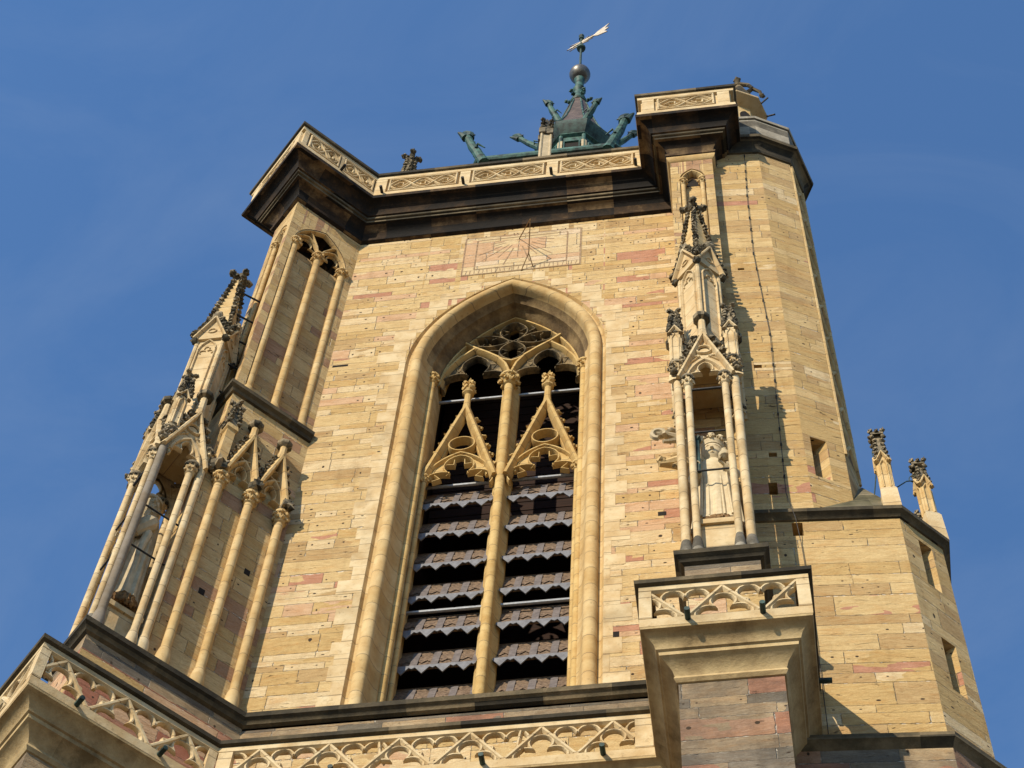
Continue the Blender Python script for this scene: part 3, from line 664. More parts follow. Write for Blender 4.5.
# ------------------------------------------------------------------ corner buttresses
def buttress(fr, name, label, left):
    b = MB(); Wd, Dp = .575, 1.9
    depth = 2.2 if left else 1.57
    # shaft: three faces, panels recessed on the front
    def face(u0, u1, zz0, zz1, o=0): b.add([fr(u0, zz0, o), fr(u1, zz0, o), fr(u1, zz1, o), fr(u0, zz1, o)], [(0, 1, 2, 3)])
    ph = .34; pz0, pz1 = 45.0, 54.2
    face(-Wd, -ph, 33.6, ZC + .02); face(ph, Wd, 33.6, ZC + .02); face(-ph, ph, 33.6, pz0)
    ar = pointed(0, pz1, ph, .62, 8)
    for a, c in zip(ar[:-1], ar[1:]): b.add([fr(a[0], a[1]), fr(c[0], c[1]), fr(c[0], ZC + .02), fr(a[0], ZC + .02)], [(0, 1, 2, 3)])
    pp = [(-ph, pz0), (ph, pz0)] + [(x, z) for x, z in reversed(ar)]
    dpt = -.22
    for i in range(len(pp)):
        a, c = pp[i], pp[(i + 1) % len(pp)]; b.add([fr(a[0], a[1]), fr(c[0], c[1]), fr(c[0], c[1], dpt), fr(a[0], a[1], dpt)], [(0, 1, 2, 3)])
    b.add([fr(x, z, dpt) for x, z in pp], [tuple(range(len(pp)))])
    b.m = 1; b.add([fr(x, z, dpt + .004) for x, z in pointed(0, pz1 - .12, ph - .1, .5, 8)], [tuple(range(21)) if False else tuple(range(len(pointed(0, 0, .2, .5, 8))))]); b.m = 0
    sides = (-1,) if left else (-1, 1)
    for s in sides:
        b.add([fr(s * Wd, 33.6, 0), fr(s * Wd, 33.6, -depth - .9), fr(s * Wd, ZC + .02, -depth - .9), fr(s * Wd, ZC + .02, 0)], [(0, 1, 2, 3)])
    if left:
        # inner face: blind twin-light panel in the upper stage, blind arcade below
        fa = fA; u0, u1 = -1.95, -.22; zb, zsp = 44.9, 53.45; H = (u1 - u0) / 2; c = (u0 + u1) / 2
        def fq(ps): b.add([fa(x, z) for x, z in ps], [tuple(range(len(ps)))])
        fq([(-2.165, 33.6), (0, 33.6), (0, zb), (-2.165, zb)])
        fq([(-2.165, zb), (u0, zb), (u0, ZC + .02), (-2.165, ZC + .02)]); fq([(u1, zb), (0, zb), (0, ZC + .02), (u1, ZC + .02)])
        ar = pointed(c, zsp, H, 1.45, 12)
        for p, q in zip(ar[:-1], ar[1:]): fq([p, q, (q[0], ZC + .02), (p[0], ZC + .02)])
        pp = [(u0, zb), (u1, zb)] + list(reversed(ar))
        for i in range(len(pp)):
            p, q = pp[i], pp[(i + 1) % len(pp)]
            b.m = 2 if min(p[1], q[1]) > zsp - .1 else 0  # arch reveal takes the black stone, so the recess's shade is painted on
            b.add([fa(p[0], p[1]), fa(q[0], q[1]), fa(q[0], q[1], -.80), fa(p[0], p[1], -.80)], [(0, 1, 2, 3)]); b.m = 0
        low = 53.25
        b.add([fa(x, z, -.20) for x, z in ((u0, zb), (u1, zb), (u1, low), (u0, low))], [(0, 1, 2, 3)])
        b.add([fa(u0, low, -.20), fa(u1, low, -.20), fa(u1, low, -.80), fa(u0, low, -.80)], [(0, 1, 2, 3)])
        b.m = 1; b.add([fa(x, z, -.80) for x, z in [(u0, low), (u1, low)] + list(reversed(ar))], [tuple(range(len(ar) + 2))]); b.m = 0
    o = b.build(name, ['buttress', 'void', 'cornice'], tower)
    if label: o['label'] = label
    # colonnettes on the front panel
    for s in (-1, 1):
        m = MB(); p = fr(s * (ph - .08), 0, -.08); column(m, p, 45.0, 54.2, .065, .3, .34); m.build('colonnette', 'dressed', o)
    m = MB(); m.bar(fr, pointed(0, 54.15, ph - .04, .62, 8), .1, -.02, -.2); m.build('arch_moulding', 'dressed', o)
    m = MB()
    if left:
        inner = LO + LE * .575 - LN * 2.165
        m.sweep([tuple(LO - LE * .575 - LN * 2.3), tuple(LO - LE * .575), tuple(LO + LE * .575), tuple(inner)], [(-.02, 44.30), (.06, 44.33), (.09, 44.42), (.17, 44.48), (.18, 44.60), (.14, 44.64), (-.03, 44.76)])
    else:
        m.sweep([(RX - .575, .02), (RX - .575, RY), (RX + .575, RY), (RX + .575, -1.18)], [(-.02, 44.30), (.06, 44.33), (.09, 44.42), (.17, 44.48), (.18, 44.60), (.14, 44.64), (-.03, 44.76)])
    m.build('string_course', 'string', o)
    return o
bl = buttress(fL, 'corner_buttress', 'diagonal buttress at the left corner with two stages of blind tracery', True)
br = buttress(fR, 'corner_buttress', 'narrow buttress beside the stair turret with a statue niche before it', False)
# cap moulding at the head of the right buttress shaft
mb = MB(); mb.sweep([(RX - .575, -.02), (RX - .575, RY), (RX + .575, RY), (RX + .575, -1.18)], [(0, 55.36), (.05, 55.40), (.09, 55.5), (.09, 55.58), (0, 55.6)]); mb.build('necking', 'dressed', br)
# left buttress: upper blind twin lights
ua = (-1.84, -1.085, -.30)
for u in ua:
    m = MB(); p = fA(u, 0, -.06); column(m, p, 44.72, 53.45, .095, .34, .36, fat=.95); m.build('colonnette', 'dressed', bl)
m = MB(); c = (-1.95 - .22) / 2; H = .865
m.bar(fA, pointed(c, 53.45, H - .02, 1.40, 12), .08, -.01, -.14)
for s in (-1, 1):
    m.bar(fA, pointed(c + s * H / 2, 53.45, H / 2 - .01, .72, 8), .06, -.04, -.15)
    m.bar(fA, [(c, 53.5), (c + s * .12, 53.95), (c + s * .32, 54.38), (c + s * .56, 54.62)], .06, -.035, -.15)
    cu = cusped(c + s * H / 2, 53.35, H / 2 - .05, .74); m.bar(fA, cu, .04, -.12, -.18)
m.build('blind_tracery', 'dressed', bl)
# left buttress: lower blind arcade with two gablets
cols = (-.25, -1.05, -1.84)
for u in cols:
    m = MB(); p = fA(u, 0, .10); column(m, p, 33.66, 40.72, .10, .62, .42, fat=.95, mats=(0, 0, 1)); m.build('colonnette', ['dressed', 'dressed'], bl)
for k in range(2):
    u0, u1 = cols[k + 1], cols[k]; c = (u0 + u1) / 2; h = (u1 - u0) / 2; m = MB()
    m.m = 0
    m.bar(fA, pointed(c, 40.7, h - .04, .95, 10), .13, .22, 0)
    cu = cusped(c, 40.6, h - .09, .90); web(m, fA, pointed(c, 40.7, h - .06, .93, 10), cu, .10, .02); m.bar(fA, cu, .07, .15, 0)
    m.bar(fA, circle(c, 41.85, .17, 16), .08, .2, 0, True)
    m.bar(fA, [(c - h, 40.85), (c, 42.62)], .15, .34, 0); m.bar(fA, [(c, 42.62), (c + h, 40.85)], .15, .34, 0)
    p = fA(c, 0, .2); m.lathe([(.13, 0), (.085, .35), (.085, .62)], (p.x, p.y, 42.5), 8)
    m.m = 1
    m.lathe([(.09, 0), (.17, .05), (.19, .09), (.19, .16), (.1, .2)], (p.x, p.y, 43.08), 8)
    crockets(m, fA, (c - h, 40.85), (c, 42.62), 6, .12, (.2,), k * 7, .2); crockets(m, fA, (c, 42.62), (c + h, 40.85), 6, .12, (.2,), 40 + k * 7, .15)
    q = fA(u1, 0, .26); m.lump((q.x, q.y, 40.85), .16, k); m.lump((q.x, q.y, 41.02), .11, k + 3)
    m.build('gablet', ['dressed', 'finial'], bl)
m = MB(); u = -2.0; p = fA(u, 0, .16); m.m = 0
m.lathe([(.15, 0), (.15, 1.35), (.21, 1.4), (.17, 1.62)], (p.x, p.y, 41.0), 4, None, R(0)); m.m = 1
m.lathe([(.16, 0), (.07, .95)], (p.x, p.y, 42.62), 4, None, R(0))
for i in range(5):
    for kk in range(4):
        a = kk * math.pi / 2; rr_ = .17 - .018 * i; m.lump((p.x + rr_ * math.cos(a), p.y + rr_ * math.sin(a), 42.7 + i * .18), .065, i * 4 + kk)
cross_finial(m, p, 43.5, .16, R(45)); m.lump((p.x, p.y, 40.95), .22, 6)
m.build('small_pinnacle', ['dressed', 'finial'], bl)
# putlog holes in the wall: flush boxes, inner shade painted near-black
for fr, u, z, wd, h, nm in ((fF, 2.62, 35.45, .1, .09, 0), (fF, -4.33, 48.18, .2, .05, 0), (fF, 3.64, 39.75, .09, .08, 0), (fA, -.62, 38.2, .07, .1, 0), (fA, -1.45, 36.7, .07, .1, 0)):
    m = MB(); m.fbox(fr, u - wd, u + wd, z - h, z + h, -.2, .003); m.build('putlog_hole', 'void', tower)

# ------------------------------------------------------------------ traceried gallery balustrade
cor = MB(); cor.sweep(Pl, [(-.02, 29.46), (.03, 29.48), (.07, 29.55), (.05, 29.62), (.09, 29.74), (.24, 29.90), (.28, 29.92), (.29, 30.0), (.33, 30.02), (.36, 30.12), (.50, 30.28), (.56, 30.30), (.57, 30.36), (.0, 30.37), (-.5, 30.36)])
cb = cor.build('gallery_corbel', 'corbel', tower)
mb = MB(); mb.sweep(Pl, [(.40, 30.345), (.572, 30.35), (.575, 30.56), (.52, 30.60), (.42, 30.60)]); mb.sweep(Pl, [(.42, 31.36), (.52, 31.36), (.575, 31.40), (.575, 31.52), (.40, 31.52), (.42, 31.36)])
bal = mb.build('gallery_balustrade', 'dressed_pale', tower)
mb = MB(); mb.sweep(Pl, [(.34, 31.51), (.575, 31.515), (.64, 31.55), (.65, 31.64), (.58, 31.68), (.48, 31.72), (.33, 31.66), (.34, 31.51)]); mb.build('coping', 'string', bal)
def zig_panel(fr, u0, u1, ap, sp=1.27, z0=30.57, z1=31.40):
    """zigzag bars with cusped arches; ap = position of one apex"""
    mb = MB(); H = z1 - z0; f, b_ = .57, .43
    k = math.ceil((u0 - ap) / sp - 1)
    def clip(p, q):
        (x0, y0), (x1, y1) = p, q
        if x1 < x0: (x0, y0), (x1, y1) = (x1, y1), (x0, y0)
        if x1 <= u0 or x0 >= u1: return None
        t0 = max(0, (u0 - x0) / (x1 - x0)) if x1 != x0 else 0; t1 = min(1, (u1 - x0) / (x1 - x0)) if x1 != x0 else 1
        return [(x0 + (x1 - x0) * t0, y0 + (y1 - y0) * t0), (x0 + (x1 - x0) * t1, y0 + (y1 - y0) * t1)]
    def poly(pts, wd, fo, bo):
        seg = [p for p in pts if u0 - 1e-4 <= p[0] <= u1 + 1e-4]
        if len(seg) > 2: mb.bar(fr, seg, wd, fo, bo)
    while ap + k * sp < u1 + sp:
        a = ap + k * sp
        for s in (-1, 1):
            c = clip((a, z1), (a + s * sp / 2, z0))
            if c: mb.bar(fr, c, .12, f - .004 * (s > 0), b_ + .002 * (s > 0))
        # cusped arch below the apex
        poly(cusped(a, z0 - .01, sp * .37, H * .80), .075, f - .03, b_ + .02)
        # reversed figure with two lobes and a hanging cusp between two apexes
        v = a + sp / 2
        for s in (-1, 1):
            e = lambda x, y: (v + s * x * sp, z0 + y * H)
            sd = [(v + s * (x - v), y) for x, y in arc3((v + .17 * sp, z0 + .50 * H), (v + .30 * sp, z0 + .86 * H), (v + 0 * sp, z0 + .74 * H), 10)]
            if s < 0: sd = sd[::-1]
            poly(sd, .075, f - .03, b_ + .02)
            lo = [(v + s * (x - v), y) for x, y in arc3((v + .01 * sp, z0 + .10 * H), (v + .17 * sp, z0 + .27 * H), (v + .17 * sp, z0 + .50 * H), 6)]
            if s > 0: lo = lo[::-1]
            poly(lo, .07, f - .032, b_ + .02)
        k += 1
    return mb
fBf = Frame((0, -.42), (0, -1)); fBr = Frame((RX, RY - 1.5), (0, -1)); fBl = Frame(LO + LN * 1.5, LN)
fBa = Frame(Vector((-4.62, 0)) + Vector((1, -1)) / S2 * .285, (1, -1)); fBs = Frame((RX + .86, RY - 1.5), (1, 0))
panels = [(fBf, -4.12, -1.4, -3.63), (fBf, -1.4, 1.1, -3.63), (fBf, 1.1, 3.10, -3.63), (fBr, -1.22, 1.22, -.02), (fBl, -1.22, 1.22, 0), (fBa, -4.05, -2.35, -3.72), (fBa, -2.35, -.72, -3.72), (fBs, -.35, 1.62, .5)]
for fr, u0, u1, ap in panels: zig_panel(fr, u0, u1, ap).build('tracery_panel', 'dressed_pale', bal)
for fr, u0, u1 in ((fBf, -4.38, -4.12), (fBf, 3.10, 3.42), (fBr, -1.435, -1.22), (fBr, 1.22, 1.435), (fBl, -1.435, -1.22), (fBl, 1.22, 1.435), (fBa, -4.22, -4.05), (fBa, -.72, -.55), (fBs, -.565, -.35), (fBs, 1.62, 1.86)):
    mb = MB(); mb.fbox(fr, u0, u1, 30.58, 31.38, .42, .574); mb.build('corner_post', 'dressed_pale', bal)
for fr, u in ((fBf, -2.2), (fBf, .45), (fBf, 2.55), (fBr, -.62), (fBr, .62), (fBa, -3.3), (fBa, -1.6), (fBs, .9)):
    m = MB(); m.tube([fr(u, 30.48, .5), fr(u, 30.46, .80)], .05, 8); m.build('water_spout', 'copper_dark', bal)

# ------------------------------------------------------------------ statue tabernacles in front of the buttresses
TZ = 33.95
def tabernacle(label, loc2, rz):
    t = thing('statue_tabernacle', label, 'tabernacle', (loc2[0], loc2[1], TZ), group='statue niches of the corner buttresses')
    OFFS[t.name] = Vector((0, 0, TZ)); t.rotation_euler = (0, 0, rz)
    f = Frame((0, 0), (0, -1))
    def colm(u, o, r, z1, mats=('dressed_pale', 'dressed_pale', 'finial'), nm='column'):
        m = MB(); p = f(u, 0, o); column(m, p, TZ - .30, z1, r, .66, .42, mats=(0, 1, 1, 2)); return m.build(nm, list(mats), t)
    for s in (-1, 1):
        colm(s * .60, 1.10, .092, 41.32, ('greyparapet', 'dressed_pale', 'finial'))
        colm(s * .385, 1.18, .074, 40.55, ('greyparapet', 'dressed_pale', 'finial'))
        colm(s * .60, .12, .095, 41.32); colm(s * .61, .36, .08, 40.55)
    m = MB(); m.fbox(f, -.36, .36, TZ - .2, 34.93, .28, 1.05); m.fbox(f, -.42, .42, 34.93, 35.08, .2, 1.11); m.build('pedestal', 'dressed_pale', t)
    # canopy: gabled plates on three sides, vault and roof
    def gable(fr, c, h, o, nm, seed):
        m = MB(); zs, za = 40.5, 42.42; ar = pointed(c, zs, h * .66, .78, 10); H = za - zs; hh = h
        m.m = 0
        def gz(x): return zs + .05 + H * (1 - abs(x - c) / hh) - .02
        for a, b in zip(ar[:-1], ar[1:]):
            m.add([fr(x, z, oo) for oo in (o - .02, o - .12) for x, z in ((a[0], a[1]), (b[0], b[1]), (b[0], max(gz(b[0]), b[1] + .01)), (a[0], max(gz(a[0]), a[1] + .01)))], [(0, 1, 2, 3), (7, 6, 5, 4), (0, 1, 5, 4), (2, 3, 7, 6)])
        for s in (-1, 1):
            e = c + s * h * .66; m.add([fr(x, z, oo) for oo in (o - .02, o - .12) for x, z in ((e, zs), (c + s * hh, zs), (e, gz(e)))], [(0, 1, 2), (5, 4, 3)])
        m.bar(fr, ar, .11, o + .05, o - .1); m.bar(fr, [(c - hh, zs + .02), (c, za)], .13, o + .1, o - .14); m.bar(fr, [(c, za), (c + hh, zs + .02)], .13, o + .1, o - .14)
        cu = cusped(c, zs - .1, h * .60, .80); web(m, fr, pointed(c, zs, h * .64, .76, 10), cu, o - .03, o - .10); m.bar(fr, cu, .06, o + .01, o - .1)
        m.m = 2; m.bar(fr, [(c + .14 * math.cos(a_), za - .68 + .14 * math.sin(a_)) for a_ in [k * math.pi / 7 for k in range(14)]], .11, o - .008, o - .1, True)
        m.m = 0; m.bar(fr, circle(c, za - .68, .16, 16), .07, o + .04, o - .05, True)
        for s in (-1, 1): m.bar(fr, [(c + s * .10, za - .95), (c + s * .34, za - 1.25), (c + s * .24, za - .95), (c + s * .1, za - .95)], .05, o + .02, o - .05)
        m.m = 1; crockets(m, fr, (c - hh, zs + .1), (c, za), 6, .15, (o - .02,), seed, .1); crockets(m, fr, (c, za), (c + hh, zs + .1), 6, .15, (o - .02,), seed + 60, .08)
        p = fr(c, 0, o - .02); m.m = 0; m.lathe([(.13, 0), (.095, .4), (.08, .85)], (p.x, p.y, za - .1), 8)
        m.m = 1; m.lathe([(.09, 0), (.18, .05), (.2, .09), (.2, .17), (.1, .21)], (p.x, p.y, za + .72), 8, None, R(22.5))
        return m.build(nm, ['dressed_pale', 'finial', 'void'], t)
    gable(f, 0, .58, 1.20, 'canopy_gable', 1)
    for s in (-1, 1):
        fs = Frame((s * .60, 0), (s, 0)); gable(fs, -.62 * s, .54, .08, 'canopy_gable', 9 + s)
    m = MB(); m.m = 0
    m.fbox(f, -.47, .47, 41.30, 41.75, -.02, 1.04)
    m.m = 1; m.lathe([(.5, 0), (.30, .75)], (0, -.6, 42.0), 4, None, R(45))
    m.build('canopy_vault', ['dressed', 'finial'], t)
    for i, (u, o, sc) in enumerate(((-.60, 1.10, 1), (.60, 1.10, 1))):
        m = MB(); p = f(u, 0, o); m.m = 0
        m.lathe([(.19, 0), (.17, .06), (.155, 1.35 * sc)], (p.x, p.y, 41.32), 4, None, R(45))
        for k in range(4):
            ff = Frame(Vector((p.x, p.y)) + Vector((math.sin(k * math.pi / 2), -math.cos(k * math.pi / 2))) * .11, (math.sin(k * math.pi / 2), -math.cos(k * math.pi / 2)))
            m.m = 0; m.bar(ff, [(-.075, 41.42), (-.075, 41.32 + 1.1 * sc), (0, 41.32 + 1.3 * sc), (.075, 41.32 + 1.1 * sc), (.075, 41.42)], .04, .03, -.02)
            m.bar(ff, [(-.15, 41.32 + 1.28 * sc), (0, 41.32 + 1.62 * sc), (.15, 41.32 + 1.28 * sc)], .06, .06, -.03)
        m.m = 1; zt = 41.32 + 1.4 * sc
        m.lathe([(.17, 0), (.07, 1.0 * sc)], (p.x, p.y, zt), 4, None, R(45))
        for j in range(6):
            for k in range(4):
                a = R(45) + k * math.pi / 2; rr_ = .19 - .02 * j
                m.lump((p.x + rr_ * math.cos(a), p.y + rr_ * math.sin(a), zt + .08 + j * .16), .062, j * 4 + k)
        cross_finial(m, p, zt + .95 * sc, .16, R(45), i)
        m.build('side_pinnacle', ['dressed_pale', 'finial'], t)
    # tall central spirelet, set cornerwise
    m = MB(); cy = .62; c = (0, -cy); r0 = .50
    m.m = 0; m.lathe([(r0, 0), (r0, .3), (r0 * .93, .36), (r0 * .93, 4.9)], (0, -cy, 41.9), 4, None, 0)
    for k in range(4):
        a = k * math.pi / 2; d = Vector((math.cos(a), math.sin(a))); p = Vector(c) + d * (r0 * .93 - .015)
        m.lathe([(.055, 0), (.055, 4.55)], (p.x, p.y, 42.3), 8)
        nn = Vector((math.cos(a + R(45)), math.sin(a + R(45)))); fr = Frame(Vector(c) + nn * (r0 * .93 / S2), nn)
        for e in (-.21, .21): m.bar(fr, [(e, 42.4), (e, 46.0)], .045, .05, -.02)
        m.bar(fr, pointed(0, 45.95, .21, .5, 8), .05, .05, -.02)
        l, t_, r_ = trefoil(0, 45.75, .17, .5)
        for q in (l, t_, r_): m.bar(fr, q, .035, .03, -.02)
        # gablet
        zb = 46.55; m.add([fr(x, z, o) for o in (.07, -.05) for x, z in ((-.36, zb - .08), (.36, zb - .08), (0, zb + .92))], [(0, 1, 2), (5, 4, 3), (0, 1, 4, 3), (1, 2, 5, 4), (2, 0, 3, 5)])
        m.bar(fr, [(-.40, zb - .10), (0, zb + .98)], .10, .16, -.03); m.bar(fr, [(0, zb + .98), (.40, zb - .10)], .10, .16, -.03)
        m.bar(fr, circle(0, zb + .3, .1, 10), .04, .1, .05, True)
        m.m = 1; crockets(m, fr, (-.40, zb), (0, zb + .98), 6, .12, (.08,), k, .1); crockets(m, fr, (0, zb + .98), (.40, zb), 6, .12, (.08,), k + 40, .05)
        q = fr(0, zb + 1.05, .08); m.lump(q, .13, k); m.lump(q + Z * .14, .1, k + 5)
        q = Vector((c[0], c[1], zb - .12)) + Vector((d.x, d.y, 0)) * (r0 * 1.08); m.lump(q, .095, k + 7)
        m.m = 0
    o = m.build('spirelet_shaft', ['dressed_pale', 'finial'], t)
    m = MB(); m.m = 0; m.lathe([(.44, 0), (.085, 3.65)], (0, -cy, 46.85), 4, None, 0)
    m.m = 1
    for k in range(4):
        a = k * math.pi / 2
        for j in range(17):
            tt = (j + .5) / 17; rr_ = .44 + (.085 - .44) * tt + .05
            m.lump((rr_ * math.cos(a), -cy + rr_ * math.sin(a), 46.85 + 3.6 * tt), .068, j * 4 + k, 1, 1, .8)
    cross_finial(m, (0, -cy), 50.45, .27, R(0), 3)
    m.build('spirelet_cap', ['dressed', 'finial'], t)
    def rod(nm, p, q, r_): m = MB(); m.tube([p, q], r_, 6); m.build(nm, 'iron', t)
    for z in (36.75, 38.25):
        rod('tie_bar', f(-.37, z, 1.17), f(.37, z, 1.17), .022)
        for s in (-1, 1): rod('tie_bar', f(s * .60, z, .2), f(s * .60, z, 1.1), .022)
    rod('tie_bar', f(-.37, 40.05, 1.17), f(.37, 40.05, 1.17), .03)
    for s in (-1, 1): rod('stay_wire', f(s * .58, 42.6, 1.05), f(0, 42.2, .9), .015)
    for z in (44.95, 46.3, 47.6, 48.8, 50.0): rod('anchor_rod', f(0, z, cy - .05), f(.1, z, -.15), .028)
    return t
def tree_copy(o, label, loc, rz):
    c = o.copy(); col.objects.link(c); c.location = loc; c.rotation_euler = (0, 0, rz); c['label'] = label
    for ch in o.children:
        d = ch.copy(); col.objects.link(d); d.parent = c
    return c
tabR = tabernacle('pale stone statue niche with gable and crocketed spirelet, beside the round stair turret', (RX - .03, RY), 0)
tabL = tree_copy(tabR, 'slanting statue niche with open canopy on the left corner buttress, against the sky', (LO.x, LO.y, TZ), R(-45))
for ch in tabL.children:
    if ch.name.startswith('column') and ch.data.vertices[0].co.x > .5 and ch.data.vertices[0].co.y < -.9:
        ch.data = ch.data.copy()
        for i in range(2): ch.data.materials[i] = M['grey_shaft']
        ch['label'] = 'grey weathered front column'
# little beast gargoyles on the left flank of the right niche
for z, k in ((39.0, 0), (38.0, 1)):
    m = MB(); f = Frame((0, 0), (0, -1))
    if k == 0:
        m.tube([f(-.55, z, .55), f(-.75, z + .1, .62), f(-.95, z + .12, .7), (f(-1.1, z + .0, .76))], [.09, .10, .08, .08], 8)
        m.tube([f(-1.06 + .13 * math.cos(a), z - .02 + .16 * math.sin(a), .80) for a in [k_ * .55 - .3 for k_ in range(10)]], [.06] * 10, 6)
        m.tube([f(-.7, z, .62), f(-.85, z - .2, .72), f(-.98, z - .26, .76)], [.07, .055, .04], 6); m.lump(f(-.8, z + .3, .66), .09, 3, 1.6, 1, .6)
    else:
        m.tube([f(-.55, z + .15, .5), f(-.72, z + .12, .6), f(-.9, z - .02, .68), f(-1.08, z - .08, .72)], [.17, .15, .10, .06], 8)
        m.lump(f(-1.02, z + .02, .72), .1, 5); m.lump(f(-.7, z + .35, .62), .1, 6, 1.5, 1, .7); m.tube([f(-.7, z, .62), f(-.78, z - .2, .72)], [.07, .05], 6)
    m.build('gargoyle', 'statue_grey' if k == 0 else 'dressed', tabR)

# ------------------------------------------------------------------ statues
def loft(m, secs, n=36):
    vs = []
    for (z, cx, cy, rx, ry, fold, k, ph) in secs:
        for i in range(n):
            a = 2 * math.pi * i / n; s = 1 + fold * (abs(math.sin(k * a / 2 + ph)) - .5)
            vs.append((cx + rx * s * math.cos(a), cy + ry * s * math.sin(a), z))
    fs = [(i * n + j, i * n + (j + 1) % n, (i + 1) * n + (j + 1) % n, (i + 1) * n + j) for i in range(len(secs) - 1) for j in range(n)]
    fs += [tuple(range(n))[::-1], tuple((len(secs) - 1) * n + j for j in range(n))]
    m.add(vs, fs)
def head(m, x, y, z, s=1.0, fy=-1):
    """face details: brow, eyes, nose, mouth, ears"""
    for e in (-1, 1):
        m.lump((x + e * .085 * s, y + fy * .185 * s, z + .02 * s), .032 * s, 1, 1.3, .6, .7)
        m.tube([(x + e * .15 * s, y + fy * .165 * s, z + .05 * s), (x + e * .08 * s, y + fy * .205 * s, z + .085 * s), (x + e * .02 * s, y + fy * .205 * s, z + .06 * s)], [.015 * s, .026 * s, .02 * s], 6)
        m.lump((x + e * .215 * s, y, z), .05 * s, 2, .5, 1, 1.4)
    m.tube([(x, y + fy * .195 * s, z + .07 * s), (x, y + fy * .235 * s, z - .03 * s), (x, y + fy * .25 * s, z - .075 * s), (x, y + fy * .19 * s, z - .095 * s)], [.018 * s, .03 * s, .042 * s, .02 * s], 6)
    for dz, w_ in ((-.14, .075), (-.165, .065)): m.tube([(x - w_ * s, y + fy * .18 * s, z + dz * s), (x, y + fy * .205 * s, z + dz * s), (x + w_ * s, y + fy * .18 * s, z + dz * s)], [.01 * s, .018 * s, .01 * s], 6)
def hand(m, p, d, side, s=1.0):
    """curled hand: palm, four fingers of different length, thumb from the side of the palm"""
    p = Vector(p); d = Vector(d).normalized(); sd = d.cross(Z).normalized() if abs(d.z) < .9 else Vector((1, 0, 0)); up = sd.cross(d)
    m.tube([p - d * .04 * s, p + d * .03 * s, p + d * .09 * s], [.05 * s, .062 * s, .055 * s], 8, True, .6)
    for i, L in enumerate((.10, .12, .115, .085)):
        b = p + d * .085 * s + up * (.048 - .032 * i) * s
        m.tube([b, b + d * L * .5 * s, b + d * L * .8 * s + sd * side * .04 * s, b + d * L * .6 * s + sd * side * .085 * s], [.019 * s, .018 * s, .016 * s, .012 * s], 6)
    b = p + up * .05 * s; m.tube([b, b + up * .045 * s + d * .04 * s, b + up * .03 * s + d * .085 * s + sd * side * .05 * s], [.022 * s, .02 * s, .014 * s], 6)
